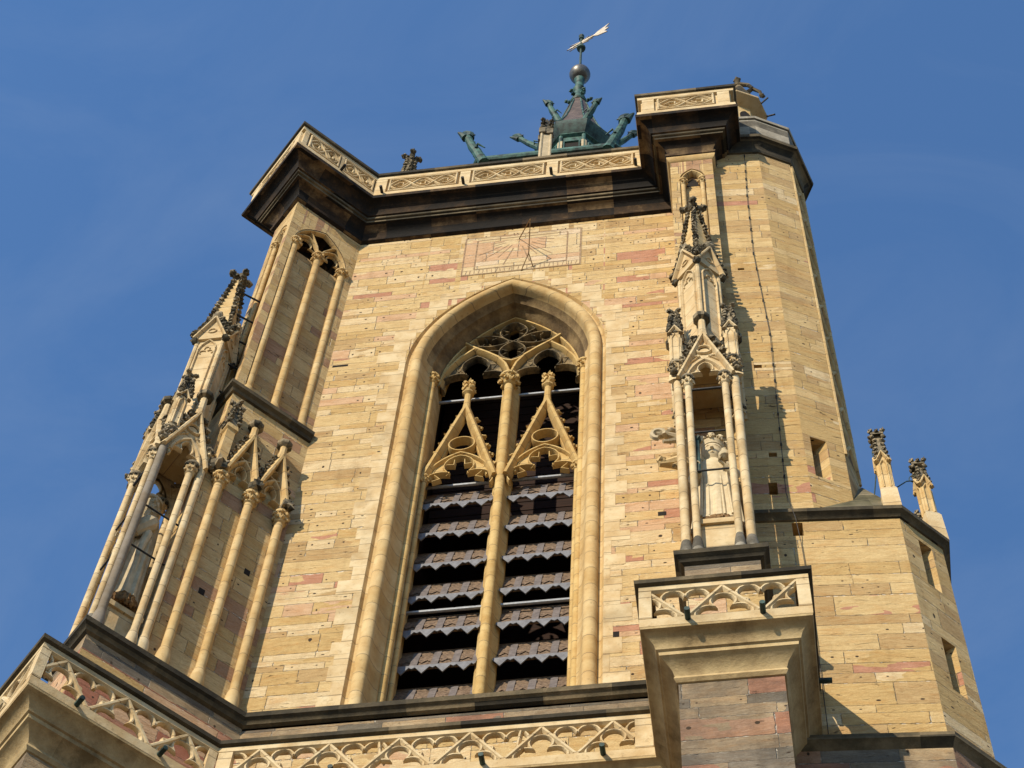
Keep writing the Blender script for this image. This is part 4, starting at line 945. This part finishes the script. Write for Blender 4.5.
# crowned figure in the right niche
SB = 35.08
def statue(label, loc2, rz, mat, crowned):
    t = thing('statue', label, 'statue', (loc2[0], loc2[1], SB)); OFFS[t.name] = Vector((0, 0, SB)); t.rotation_euler = (0, 0, rz)
    y = -.66; m = MB(); b = SB + .28
    bow = 0.0 if crowned else .10
    secs = [(b - .02, 0, y, .42, .32, .20, 11, .2), (b + .1, 0, y, .40, .30, .20, 11, .25), (b + .5, .01, y, .375, .28, .18, 11, .3), (b + 1.0, .02, y, .35, .265, .15, 11, .4), (b + 1.5, .02, y + .01, .325, .25, .12, 11, .5),
            (b + 1.9, .01, y + .01, .315, .24, .09, 11, .5), (b + 2.1, 0, y + .01, .33, .23, .05, 11, .5), (b + 2.26, 0, y, .335, .21, .02, 9, 0), (b + 2.36, 0, y, .27, .18, 0, 9, 0), (b + 2.42, 0, y - bow * .3, .17, .15, 0, 9, 0),
            (b + 2.50, 0, y - bow * .6, .135, .135, 0, 9, 0), (b + 2.56, 0, y - bow, .15, .165, 0, 9, 0), (b + 2.63, 0, y - bow, .185, .205, 0, 9, 0), (b + 2.75, 0, y - bow, .21, .215, 0, 9, 0), (b + 2.88, 0, y - bow, .215, .215, 0, 9, 0),
            (b + 3.0, 0, y - bow, .195, .2, 0, 9, 0), (b + 3.1, 0, y - bow, .14, .15, 0, 9, 0), (b + 3.15, 0, y - bow, .05, .06, 0, 9, 0)]
    secs = [(z, cx, cy, rx * (1.2 if z < b + 2.4 else 1.08), ry * (1.1 if z < b + 2.4 else 1.05), fo, k, ph) for z, cx, cy, rx, ry, fo, k, ph in secs]
    loft(m, secs)
    head(m, 0, y - bow, b + 2.78, 1.0)
    if crowned:
        m.tube([(-.30, y, b + 2.2), (-.40, y - .06, b + 1.85), (-.36, y - .2, b + 1.5), (-.28, y - .36, b + 1.62)], [.11, .12, .10, .06], 10); hand(m, (-.27, y - .38, b + 1.66), (.05, -.4, .6), 1, 1.0)
        m.tube([(.30, y, b + 2.2), (.40, y - .06, b + 1.9), (.36, y - .2, b + 1.72), (.22, y - .30, b + 1.85)], [.11, .12, .09, .06], 10); hand(m, (.22, y - .31, b + 1.87), (-.4, -.3, .35), -1, 1.0)
    else:
        m.tube([(-.30, y, b + 2.2), (-.42, y - .1, b + 1.85), (-.30, y - .32, b + 1.65), (-.05, y - .38, b + 1.8)], [.13, .15, .13, .06], 10); hand(m, (-.05, y - .39, b + 1.82), (.5, -.2, .3), 1)
        m.tube([(.30, y, b + 2.2), (.45, y - .1, b + 1.95), (.40, y - .32, b + 1.7), (.10, y - .42, b + 1.7)], [.15, .19, .16, .06], 10); hand(m, (.1, y - .43, b + 1.7), (-.5, -.2, .2), -1)
        m.tube([(.42, y - .05, b + 1.75), (.44, y - .1, b + 1.2), (.40, y - .05, b + .5)], [.1, .08, .05], 8)
    # mantle folds over the robe
    for k in range(5):
        u = -.24 + .12 * k; m.tube([(u * 1.0, y - .20, b + 2.0), (u * 1.05, y - .25, b + 1.3), (u * 1.15, y - .29, b + .6), (u * 1.25, y - .31, b + .05)], [.012, .028, .03, .03], 6)
    body = m.build('body', mat, t)
    m = MB(); rr = random.Random(5)
    for e in (-1, 1):
        for k in range(7): m.lump((e * (.20 + .02 * math.sin(k * 2)), y - bow + .02 - .01 * k, b + 2.95 - .085 * k), .075, k)
    for k in range(8): m.lump((.2 * math.cos(math.pi * k / 7), y - bow + .18 * math.sin(math.pi * k / 7), b + 2.9 - .05 * (k % 3)), .08, k + 20)
    m.build('hair', mat, t)
    m = MB()
    if crowned:
        m.lathe([(.215, 0), (.24, .02), (.235, .07), (.25, .10), (.26, .16), (.2, .16), (.2, 0)], (0, y, b + 2.93), 20, None, 0, False)
        for k in range(8):
            a = k * math.pi / 4 + math.pi / 2; c = Vector((.255 * math.cos(a), y + .255 * math.sin(a), b + 3.12)); m.lump(c, .055, k); m.lump(c + Z * .1, .06, k + 8, 1, .7, 1.2); m.lump(c + Vector((-math.sin(a), math.cos(a), .6)) * .055, .035, k); m.lump(c + Vector((math.sin(a), -math.cos(a), .6)) * .055, .035, k)
        m.build('crown', mat, t)
        m = MB(); m.tube([(-.27, y - .46, b + 1.45), (-.28, y - .40, b + 2.75)], .045, 8); m.lump((-.28, y - .40, b + 2.8), .09, 2); m.build('staff', 'copper_dark', t)
        m = MB(); m.lathe([(.03, 0), (.11, .06), (.13, .14), (.09, .22), (.05, .26), (.07, .33), (.02, .4)], (.24, y - .4, b + 1.95), 12); m.build('vessel', mat, t)
    else:
        m.lathe([(.22, 0), (.27, .02), (.27, .08), (.20, .14), (.17, .2), (.08, .26), (.02, .27)], (0, y - bow, b + 2.95), 16); m.build('cap', mat, t)
    m = MB()
    for k in range(22):
        a = 2 * math.pi * k / 22; q = Vector((.46 * math.cos(a), y + .32 * math.sin(a), SB + .17)); m.lump(q, .085, k, 1, 1, 1.3)
        m.lump(q + Vector((.02 * math.cos(a), .02 * math.sin(a), -.08)), .07, k + 30)
    m.lathe([(.36, 0), (.40, .1), (.36, .3)], (0, y, SB), 20); m.build('carved_base', 'brownbase', t)
    return t
statue('pale stone statue of a crowned robed figure holding a dark staff', (RX - .03, RY), 0, 'statue', True)
statue('grey mantled stone statue with folded arms in the slanting left corner niche', (LO.x, LO.y), R(-45), 'statue_grey', False).scale = (1.0, 1.0, 1.28)

# ------------------------------------------------------------------ stair turret
tur = thing('stair_turret', 'polygonal sandstone stair turret rising at the right of the tower above its wider base', 'turret', (7.2, 1.3, 0))
YT = -1.2
c1 = (8.384, -1.01); c2 = (9.190, -.19)
Pb = [(5.453, YT), c1, c2, (9.190, 9.0)]
fb0 = Frame(Pb[0], (c1[1] - YT, Pb[0][0] - c1[0])); fch = Frame(c1, (c2[1] - c1[1], c1[0] - c2[0]))
L0 = math.hypot(c1[0] - Pb[0][0], c1[1] - YT); L1 = math.hypot(c2[0] - c1[0], c2[1] - c1[1])
mb = MB(); mb.facet(fb0, 0, L0, 29.9, 37.3, [(.82, 1.03, 36.62, 37.1, .7, 0)])
mb.facet(fch, 0, L1, 29.9, 37.3, [(.44, .80, 31.9, 33.5, .4, .18), (.44, .80, 35.25, 36.8, .4, .18)])
mb.sweep(Pb[2:], [(0, 29.9), (0, 37.3)]); mb.add([(9.190, 9, 0), (5.46, 9, 0), (5.46, 9, 37.3), (9.190, 9, 37.3)], [(0, 1, 2, 3)]); mb.build('base_wall', ['turret', 'void'], tur)
mb = MB(); mb.sweep(Pb, [(.06, 0), (.06, 29.9)]); mb.build('lower_wall', 'weathered', tur)
mb = MB(); mb.sweep(Pb, [(.03, 29.80), (.08, 29.83), (.12, 29.90), (.20, 29.96), (.21, 30.07), (.17, 30.12), (-.02, 30.28)]); mb.build('string_course', 'string', tur)
mb = MB(); mb.sweep(Pb, [(-.02, 37.13), (.04, 37.15), (.09, 37.22), (.16, 37.27), (.17, 37.37), (.13, 37.41), (-.05, 37.48)]); mb.build('cornice', 'string', tur)
e = [Vector((6.75, -1.11))]
for a in (27, 72, 117, 162): e.append(e[-1] + .945 * Vector((math.cos(R(a)), math.sin(R(a)))))
pk = (7.90, .08, 40.2)
mb = MB(); A, B, C_ = (6.62, YT + .02, 37.44), (8.42, -1.06, 37.45), (9.25, -.20, 37.45); D = (9.19, 2.2, 37.45); E_ = (7.7, 1.6, 39.4)
A2 = (7.6, YT + .06, 37.45)
mb.add([A, A2, B, C_, D, E_, pk], [(0, 1, 6), (1, 2, 6), (2, 3, 6), (3, 4, 6), (4, 5, 6)]); mb.build('sloping_roof', 'mossroof', tur)
mb = MB(); Pu = [(5.453, YT)] + [tuple(v) for v in e] + [(5.5, e[4].y)]
fu0 = Frame(Pu[0], (e[0].y - YT, Pu[0][0] - e[0].x)); f2 = Frame(e[0], (math.sin(R(27)), -math.cos(R(27))))
hs = [(u - 5.453 - wd, u - 5.453 + wd, z - h, z + h, .7, 0) for u, z, wd, h in ((6.08, 39.81, .085, .09), (6.0, 38.44, .09, .24), (5.89, 48.98, .08, .06), (6.0, 43.79, .09, .08))]
mb.facet(fu0, 0, math.hypot(e[0].x - 5.453, e[0].y - YT), 37.43, 57.0, hs)
mb.facet(f2, 0, .945, 37.43, 57.0, [(.17, .55, 39.02, 40.65, .4, .2)])
mb.sweep([tuple(v) for v in e[1:]] + [(5.5, e[4].y)], [(0, 37.43), (0, 57.0)]); mb.build('upper_wall', ['turret', 'void'], tur)
mb = MB(); mb.sweep(Pu, [(-.02, 56.480), (.05, 56.510), (.08, 56.600), (.06, 56.670), (.11, 56.850), (.25, 57.000), (.32, 57.020), (.34, 57.150), (.28, 57.220), (-.02, 57.260)]); mb.build('turret_cornice', 'string', tur)
mb = MB(); mb.sweep(Pu, [(.0, 57.230), (.13, 57.230), (.13, 58.800), (-.10, 58.800), (-.10, 57.230), (0, 57.230)]); mb.sweep(Pu, [(-.14, 58.800), (.18, 58.800), (.20, 58.900), (.13, 58.980), (-.14, 58.940)])
mb.add([(v.x, v.y, 57.300) for v in e] + [(5.5, e[4].y, 57.300), (5.5, YT, 57.300)], [tuple(range(7))]); mb.build('turret_parapet', 'greyparapet', tur)
# blind tracery on the sheer outer facet
f3 = Frame(e[1], (math.sin(R(72)), -math.cos(R(72))))
m = MB()
for i in range(9):
    z = 40.6 + i * 1.75
    m.m = 0; m.bar(f3, [(.08, z), (.5, z + .8), (.88, z), (.5, z + 1.0), (.08, z + 1.85)], .09, .06, -.02)
    m.m = 1; m.add([f3(.30, z + .1, .006), f3(.70, z + .1, .006), f3(.5, z + .55, .006)], [(0, 1, 2)])
    m.add([f3(.12, z + .95, .006), f3(.40, z + .95, .006), f3(.14, z + 1.5, .006)], [(0, 1, 2)])
for u in (.05, .89): m.m = 0; m.bar(f3, [(u, 40.4), (u, 56.3)], .08, .05, -.02)
m.build('blind_tracery', ['dressed', 'brownbase'], tur)
# stair-head above the turret parapet
cx, cy = 6.357, -.142
m = MB(); m.m = 0; ph = R(27 + 22.5 + 180 + 0)
ph = math.atan2(-.728 - cy, 7.009 - cx)
m.lathe([(.52, 0), (.52, 4.4)], (cx, cy, 57.300), 8, None, ph); m.m = 1
m.lathe([(.50, -.1), (.91, .12), (.92, .19), (.85, .25), (.1, 1.6)], (cx, cy, 61.660), 8, None, ph)
nn = Vector((math.sin(R(29)), -math.cos(R(29)))); fr = Frame(Vector((cx, cy)) + nn * .49, nn)
m.m = 2; m.add([fr(x, z, .012) for x, z in [(-.2, 58.700), (.2, 58.700)] + list(reversed(pointed(0, 60.800, .2, .45, 6)))], [tuple(range(15))])
m.m = 3; m.tube([(7.1, -.55, 61.800), (7.33, -.64, 62.000)], .028, 6); m.tube([(7.23, -.16, 61.700), (7.5, -.2, 61.700)], .028, 6)
m.build('stair_head', ['dressed', 'dressed_pale', 'void', 'iron'], tur)

def pinnacle(label, x, y, h, rot, cat='pinnacle'):
    t = thing('stone_pinnacle', label, cat, (x, y, 37.36), group='pinnacles of the turret base')
    m = MB(); m.lathe([(.27, 0), (.24, 1.0), (.20, 1.1)], (x, y, 37.36), 4, None, rot + R(45)); m.build('plinth', 'dressed_pale', t)
    m = MB(); m.lathe([(.165, 0), (.15, 1.35)], (x, y, 38.42), 4, None, rot + R(45))
    for k in range(4):
        a = rot + k * math.pi / 2; d = Vector((math.sin(a), -math.cos(a))); fr = Frame(Vector((x, y)) + d * .11, d)
        m.bar(fr, [(-.07, 38.5), (-.07, 39.42), (0, 39.58), (.07, 39.42), (.07, 38.5)], .05, .035, -.03)
        m.bar(fr, [(-.14, 39.5), (0, 39.88), (.14, 39.5)], .07, .075, -.03)
    m.build('shaft', 'dressed', t)
    m = MB(); m.lathe([(.15, 0), (.08, h - 39.6 - .36)], (x, y, 39.6), 4, None, rot + R(45))
    for j in range(5):
        for k in range(4):
            a = rot + R(45) + k * math.pi / 2; rr_ = .165 - .016 * j; m.lump((x + rr_ * math.cos(a), y + rr_ * math.sin(a), 39.72 + j * (h - 40.05) / 5), .05, j * 4 + k)
    m.build('spire_cap', 'finial', t)
    m = MB(); m.box(x - .135, x + .135, y - .135, y + .135, h - .33, h - .23); cross_finial(m, (x, y), h - .36, .10, rot + R(45), 2)
    for sx in (-1, 1):
        for sy in (-1, 1): m.lump((x + sx * .125, y + sy * .125, h - .2), .055, sx + 2 * sy + 5); m.lump((x + sx * .12, y + sy * .12, h - .42), .045, sx + 2 * sy + 9); m.lump((x + sx * .15, y, h - .24), .045, sx + 7); m.lump((x, y + sy * .15, h - .24), .045, sy + 3)
    m.build('finial', 'finial', t)
    return t
pinnacle('crocketed stone pinnacle nearest the turret shaft, on the turret base corner', 8.31, -.80, 41.0, 0)
pinnacle('outermost crocketed stone pinnacle, at the far right corner of the turret base', 9.12, -.13, 40.75, R(20))
pinnacle('stone pinnacle hidden behind the outer two, only its dark finial showing', 9.17, 1.1, 40.65, 0)
# iron stay rods between pinnacles and turret
m = MB(); m.tube([(8.25, -.75, 40.0), (8.08, -.35, 39.2), (7.87, 0, 38.6)], .014, 6); m.tube([(9.02, -.15, 39.9), (8.8, -.25, 39.75), (8.3, -.44, 39.0)], .014, 6)
m.tube([(8.97 + .1 * math.cos(a), -.17, 39.95 + .13 * math.sin(a)) for a in [k * .6 for k in range(12)]], .010, 6); m.tube([(8.20 + .05 * math.cos(a), -.78, 40.1 + .18 * math.sin(a)) for a in [k * .6 for k in range(12)]], .010, 6)
tag(m.build('iron_stay', 'copper_dark'), 'thin iron stay rods bracing the pinnacles on the turret base', 'stay rod')

# lightning conductor
m = MB(); pts = [(6.36, -1.25, 56.3), (6.28, -1.25, 53.5), (6.24, -1.25, 49.8), (6.37, -1.25, 45.3), (6.30, -1.25, 41.5), (6.24, -1.25, 38.2), (6.30, -1.38, 37.4), (6.35, -1.40, 37.0), (6.40, -1.25, 36.3), (6.44, -1.25, 34.0), (6.40, -1.25, 30.3)]
pts = [(x, y + (x - 5.453) * .068, z) for x, y, z in pts]; m.tube(pts, .008, 5)
for a, b in zip(pts[:5], pts[1:6]):
    for k in range(5):
        p = Vector(a).lerp(Vector(b), k / 5); m.box(p.x - .018, p.x + .018, p.y - .015, p.y + .06, p.z - .02, p.z + .02)
tag(m.build('lightning_conductor', 'iron'), 'thin lightning conductor clipped down the stair turret wall', 'cable')

# ------------------------------------------------------------------ sundial
sd = thing('sundial', 'eroded rectangular stone sundial with iron gnomon, above the window point', 'sundial', (.05, 0, 52.75))
m = MB(); m.box(-1.58, 1.70, -.012, .05, 52.78, 55.22); m.build('dial_face', 'dialface', sd)
m = MB()
def strip(x0, z0, x1, z1, wd=.03, o=.016):
    d = Vector((x1 - x0, z1 - z0)).normalized(); q = Vector((-d.y, d.x)) * wd / 2
    vs = [(x + s * q.x, y, z + s * q.y) for y in (-o, -.01) for x, z, s in ((x0, z0, 1), (x1, z1, 1), (x1, z1, -1), (x0, z0, -1))]
    m.add(vs, [(0, 1, 2, 3), (0, 1, 5, 4), (1, 2, 6, 5), (2, 3, 7, 6), (3, 0, 4, 7)])
for o_, (x0, x1, z0, z1) in ((.017, (-1.55, 1.67, 52.81, 55.19)), (.018, (-1.22, 1.30, 53.12, 55.0))):
    strip(x0, z0, x1, z0, .035, o_); strip(x0, z1, x1, z1, .03, o_); strip(x0, z0, x0, z1, .04, o_); strip(x1, z0, x1, z1, .04, o_)
rr = random.Random(4)
for k in range(13):
    a = R(-168 + k * 13); x, z = -.06, 54.85; r0 = rr.uniform(.35, .6); r1 = min(2.9, 1.72 / max(abs(math.sin(a)), .25), 1.2 / max(abs(math.cos(a)), .2)) * rr.uniform(.6, 1)
    if r1 > r0: strip(x + r0 * math.cos(a), z + r0 * math.sin(a), x + r1 * math.cos(a), z + r1 * math.sin(a), rr.uniform(.022, .04), .0155)
for k in range(26):
    x = -1.45 + k * .12; strip(x, 52.86, x + rr.uniform(-.03, .05), 53.06, .022, .0152)
m.build('hour_lines', 'groove', sd)
m = MB(); T_ = (.41, -.95, 54.0); m.tube([(-.06, 0, 54.88), T_], .014, 6); m.tube([T_, (.31, -.3, 53.2)], .014, 6); m.tube([(.31, -.3, 53.2), (.08, 0, 52.75)], .013, 6); m.tube([(.31, -.3, 53.2), (.41, 0, 52.86)], .013, 6)
m.build('gnomon', 'brownbase', sd)

# ------------------------------------------------------------------ things above the parapet
m = MB(); x, y = -3.78, .2
t = thing('parapet_finial', 'short mossy crocketed finial standing alone behind the parapet left of the copper roof', 'finial', (x, y, 57.2))
m.lathe([(.22, 0), (.17, 3.9), (.13, 4.1), (.08, 5.3)], (x, y, 57.2), 4, None, R(20)); m.build('shaft', 'finial', t)
m = MB()
for j in range(6):
    for k in range(4):
        a = R(20) + k * math.pi / 2; rr_ = .17 - .012 * j; m.lump((x + rr_ * math.cos(a), y + rr_ * math.sin(a), 61.1 + j * .22), .08, j * 4 + k)
cross_finial(m, (x, y), 62.2, .25, R(20), 7); m.build('leaf_crown', 'finial', t)
x, y = .42, .2
t = thing('slender_pinnacle', 'slender brown stone pinnacle rising behind the parapet in front of the copper roof', 'pinnacle', (x, y, 57.2))
m = MB(); m.lathe([(.24, 0), (.2, 5.6)], (x, y, 57.2), 4, None, R(60))
for k in range(4):
    a = R(60) + k * math.pi / 2; m.tube([(x + .22 * math.cos(a), y + .22 * math.sin(a), 57.3), (x + .2 * math.cos(a), y + .2 * math.sin(a), 62.9)], .045, 6)
m.build('shaft', 'statue_grey', t)
m = MB()
for k in range(4):
    a = R(60) + k * math.pi / 2; m.box(x + .17 * math.cos(a) - .1, x + .17 * math.cos(a) + .1, y + .17 * math.sin(a) - .1, y + .17 * math.sin(a) + .1, 62.8, 63.15)
m.lathe([(.2, 0), (.1, 1.2), (.03, 1.5)], (x, y, 62.9), 4, None, R(60))
for j in range(4):
    for k in range(4):
        a = R(60) + k * math.pi / 2; m.lump((x + .19 * math.cos(a), y + .19 * math.sin(a), 63.1 + j * .3), .08, j + k)
m.build('spire_cap', 'finial', t)
# crouching stone figure on the stair head
x, y, z = 6.50, -.45, 62.75
m = MB(); m.tube([(x + .3, y, z), (x + .1, y, z + .55), (x, y, z + 1.0), (x - .02, y, z + 1.35), (x, y - .05, z + 1.6)], [.15, .16, .15, .08, .11], 10)
m.lump((x, y - .05, z + 1.72), .13, 3); m.tube([(x, y - .1, z + 1.1), (x - .3, y - .1, z + 1.0), (x - .45, y - .1, z + .8)], [.1, .08, .06], 8)
m.tube([(x + .05, y - .1, z + 1.1), (x + .35, y - .1, z + .95), (x + .5, y - .1, z + .6)], [.1, .08, .06], 8)
m.tube([(x + .2, y, z + .3), (x + .5, y - .05, z + .65), (x + .75, y - .05, z + .25), (x + .78, y - .05, z - .2)], [.1, .085, .065, .06], 8); m.tube([(x, y, z + .3), (x - .3, y, z + .4), (x - .35, y, z - .1)], [.13, .1, .08], 8)
m.lump((x + .8, y - .05, z - .15), .1, 8)
m.v = [Vector((x, y, z)) + (p - Vector((x, y, z))) * .85 for p in m.v]
tag(m.build('stone_figure', 'string'), 'small dark crouching stone figure on top of the stair head', 'sculpture')

# ------------------------------------------------------------------ copper roof with gargoyles
AX, AY = .68, 4.6
lr = thing('lantern_roof', 'green copper lantern roof with projecting gargoyles above the parapet', 'roof', (AX, AY, 57.2))
m = MB(); m.lathe([(2.1, 0), (2.1, 10.2)], (AX - .4, AY + .2, 57.2), 8, None, R(22.5)); m.build('roof_base', 'copper_brown', lr)
eave = [(-2.35, 2.6), (2.3, 2.6), (3.3, 3.7), (3.3, 6.2), (2.3, 7.2), (-2.0, 7.2), (-3.0, 6.2), (-3.0, 3.7)]
m = MB(); m.m = 1; m.sweep(eave, [(-.9, 67.2), (-.05, 67.45), (.05, 67.5)], True); m.m = 0; m.sweep(eave, [(.05, 67.5), (.10, 67.58), (.10, 67.72), (.02, 67.80), (-.06, 67.78)], True); m.m = 1; m.sweep(eave, [(-.06, 67.78), (-1.2, 68.3)], True)
m.build('lower_eave', ['copper', 'copper_dark'], lr)
m = MB(); ph = R(22.5)
m.m = 0; m.lathe([(1.12, 0), (1.05, 3.9)], (AX, AY, 67.9), 8, None, ph)
m.m = 0
for k in range(8):
    a = ph + k * math.pi / 4; m.tube([(AX + 1.12 * math.cos(a), AY + 1.12 * math.sin(a), 67.9), (AX + 1.06 * math.cos(a), AY + 1.06 * math.sin(a), 71.8)], .08, 8)
m.lathe([(1.07, 0), (1.18, .08), (1.15, .2)], (AX, AY, 71.5), 8, None, ph)
m.build('drum', ['copper'], lr)
for k in range(8):
    a = k * math.pi / 4 - math.pi / 2; d = Vector((math.cos(a), math.sin(a))); fr = Frame(Vector((AX, AY)) + d * 1.0, d)
    m = MB(); m.m = 0; m.fbox(fr, -.24, .24, 69.6, 70.75, -.2, .06); m.m = 1; m.bar(fr, [(-.27, 69.55), (.27, 69.55), (.27, 70.8), (-.27, 70.8)], .08, .12, -.05, True)
    m.m = 2; m.fbox(fr, -.42, -.34, 69.5, 70.95, -.05, .08); m.fbox(fr, .34, .42, 69.5, 70.95, -.05, .08)
    m.build('lantern_window', ['void', 'copper', 'statue_grey'], lr)
m = MB(); m.m = 0
m.lathe([(1.0, 0), (1.42, .45), (1.48, .68), (1.43, .75)], (AX, AY, 71.55), 8, None, ph, False); m.m = 1
m.lathe([(1.44, 0), (1.10, .9), (.84, 1.9), (.64, 2.9), (.48, 3.9), (.33, 4.8), (.22, 5.5)], (AX, AY, 72.28), 8, None, ph, True)
m.build('upper_roof', ['copper_dark', 'copper_brown'], lr)
m = MB()
for k in range(8):
    a = k * math.pi / 4 + ph; m.tube([(AX + r_ * math.cos(a), AY + r_ * math.sin(a), 72.28 + z_) for r_, z_ in ((1.45, 0), (1.11, .9), (.85, 1.9), (.65, 2.9), (.49, 3.9), (.34, 4.8))], .035, 6)
m.lathe([(.30, 0), (.34, .1), (.25, .25), (.27, .5), (.21, .62), (.22, 1.3), (.27, 1.4), (.19, 1.5), (.16, 2.4), (.22, 2.6), (.12, 2.8)], (AX, AY, 77.4), 12)
for k in range(6):
    a = k * math.pi / 3; q = Vector((AX + .36 * math.cos(a), AY + .36 * math.sin(a), 77.7)); m.lump(q, .08, k); m.lump(q + Vector((math.cos(a) * .12, math.sin(a) * .12, .12)), .075, k + 9)
m.build('roof_spike', 'copper', lr)
def copper_gargoyle(root, tip, s=1.0):
    r_, t_ = Vector(root), Vector(tip); d = (t_ - r_); L = d.length; d.normalize(); sd = d.cross(Z).normalized(); up = sd.cross(d)
    m = MB(); P_ = lambda a, b=0, c=0: r_ + d * L * a + up * b * s + sd * c * s
    m.m = 0; m.tube([P_(-.1), P_(.1, .0), P_(.3, .02), P_(.5, .0), P_(.68, .03), P_(.80, .06)], [.17 * s, .15 * s, .14 * s, .13 * s, .11 * s, .12 * s], 10)
    for k in range(4): m.lump(P_(.2 + .15 * k, .13), .05 * s, k, 1, 1, 1.2)
    for e in (-1, 1): m.tube([P_(.3, -.02, e * .12), P_(.36, .05, e * .2), P_(.2, .16, e * .22)], [.05 * s, .035 * s, .015 * s], 6)
    m.m = 1
    m.tube([P_(.78, .08), P_(.90, .16), P_(.98, .10), P_(1.02, .04)], [.14 * s, .14 * s, .09 * s, .03 * s], 9); m.tube([P_(.80, -.02), P_(.92, -.06), P_(1.0, -.12)], [.12 * s, .08 * s, .03 * s], 8)
    for e in (-1, 1): m.tube([P_(.84, .16, e * .08), P_(.80, .25, e * .11)], [.045 * s, .015 * s], 6)
    m.build('gargoyle', ['copper', 'copper_dark'], lr)
for a, b, s in (((-2.2, 2.6, 67.6), (-2.98, 2.35, 69.75), 1.25), ((2.15, 2.6, 67.6), (2.86, 2.35, 69.75), 1.25), ((-.45, 4.6, 72.9), (-1.75, 4.6, 74.75), .9), ((1.85, 4.6, 72.4), (2.95, 4.6, 73.8), .9), ((.16, 3.5, 72.9), (-.32, 3.2, 74.35), .9), ((1.14, 3.5, 72.7), (1.68, 3.2, 73.9), .9)):
    copper_gargoyle(a, b, s)
wv = thing('weather_vane', 'weather vane with lead ball and feathered gilt arrow on the lantern tip', 'weather vane', (AX, AY, 80.0))
m = MB(); m.lathe([(.02, -.42), (.16, -.40), (.3, -.30), (.39, -.14), (.42, 0), (.40, .14), (.31, .29), (.16, .40), (.03, .43)], (AX, AY, 80.65), 24); m.build('ball', 'lead', wv)
m = MB(); m.tube([(AX, AY, 81.0), (AX, AY, 85.3)], .05, 8); m.lathe([(.05, 0), (.17, .08), (.19, .2), (.1, .32)], (AX, AY, 83.65), 12); m.lathe([(.05, 0), (.11, .05), (.11, .15), (.06, .22), (.1, .3), (.12, .4), (.05, .5), (.02, .7)], (AX, AY, 84.9), 10)
m.build('rod', 'copper_dark', wv)
m = MB(); d = Vector((1.57, -.68, 0)).normalized(); o = Vector((AX, AY, 84.5)); P_ = lambda a, z, c=0: o + d * a * .92 + Z * z * .8 + Vector((-d.y, d.x, 0)) * c
m.tube([P_(-.55, 0), P_(1.0, 0)], .035, 8)
def plate(ps): m.add([P_(a, z, c) for c in (.018, -.018) for a, z in ps], [tuple(range(len(ps))), tuple(range(len(ps), 2 * len(ps)))[::-1]] + [(i, (i + 1) % len(ps), len(ps) + (i + 1) % len(ps), len(ps) + i) for i in range(len(ps))])
plate([(.6, 0), (.85, .32), (1.45, .62), (1.22, .22), (1.42, .04), (1.2, -.14), (1.35, -.5), (.85, -.30)])
for z_, a_ in ((.16, -.1), (-.16, -.1), (.10, .1), (-.10, .1)): plate([(a_ - .5, z_ * 2.4), (a_ + .1, z_ * .5), (a_ + .5, z_ * 2.2), (a_ + .1, z_ * 1.2)])
plate([(-.75, 0), (-.4, .1), (-.4, -.1)])
m.build('arrow', 'gilt', wv)
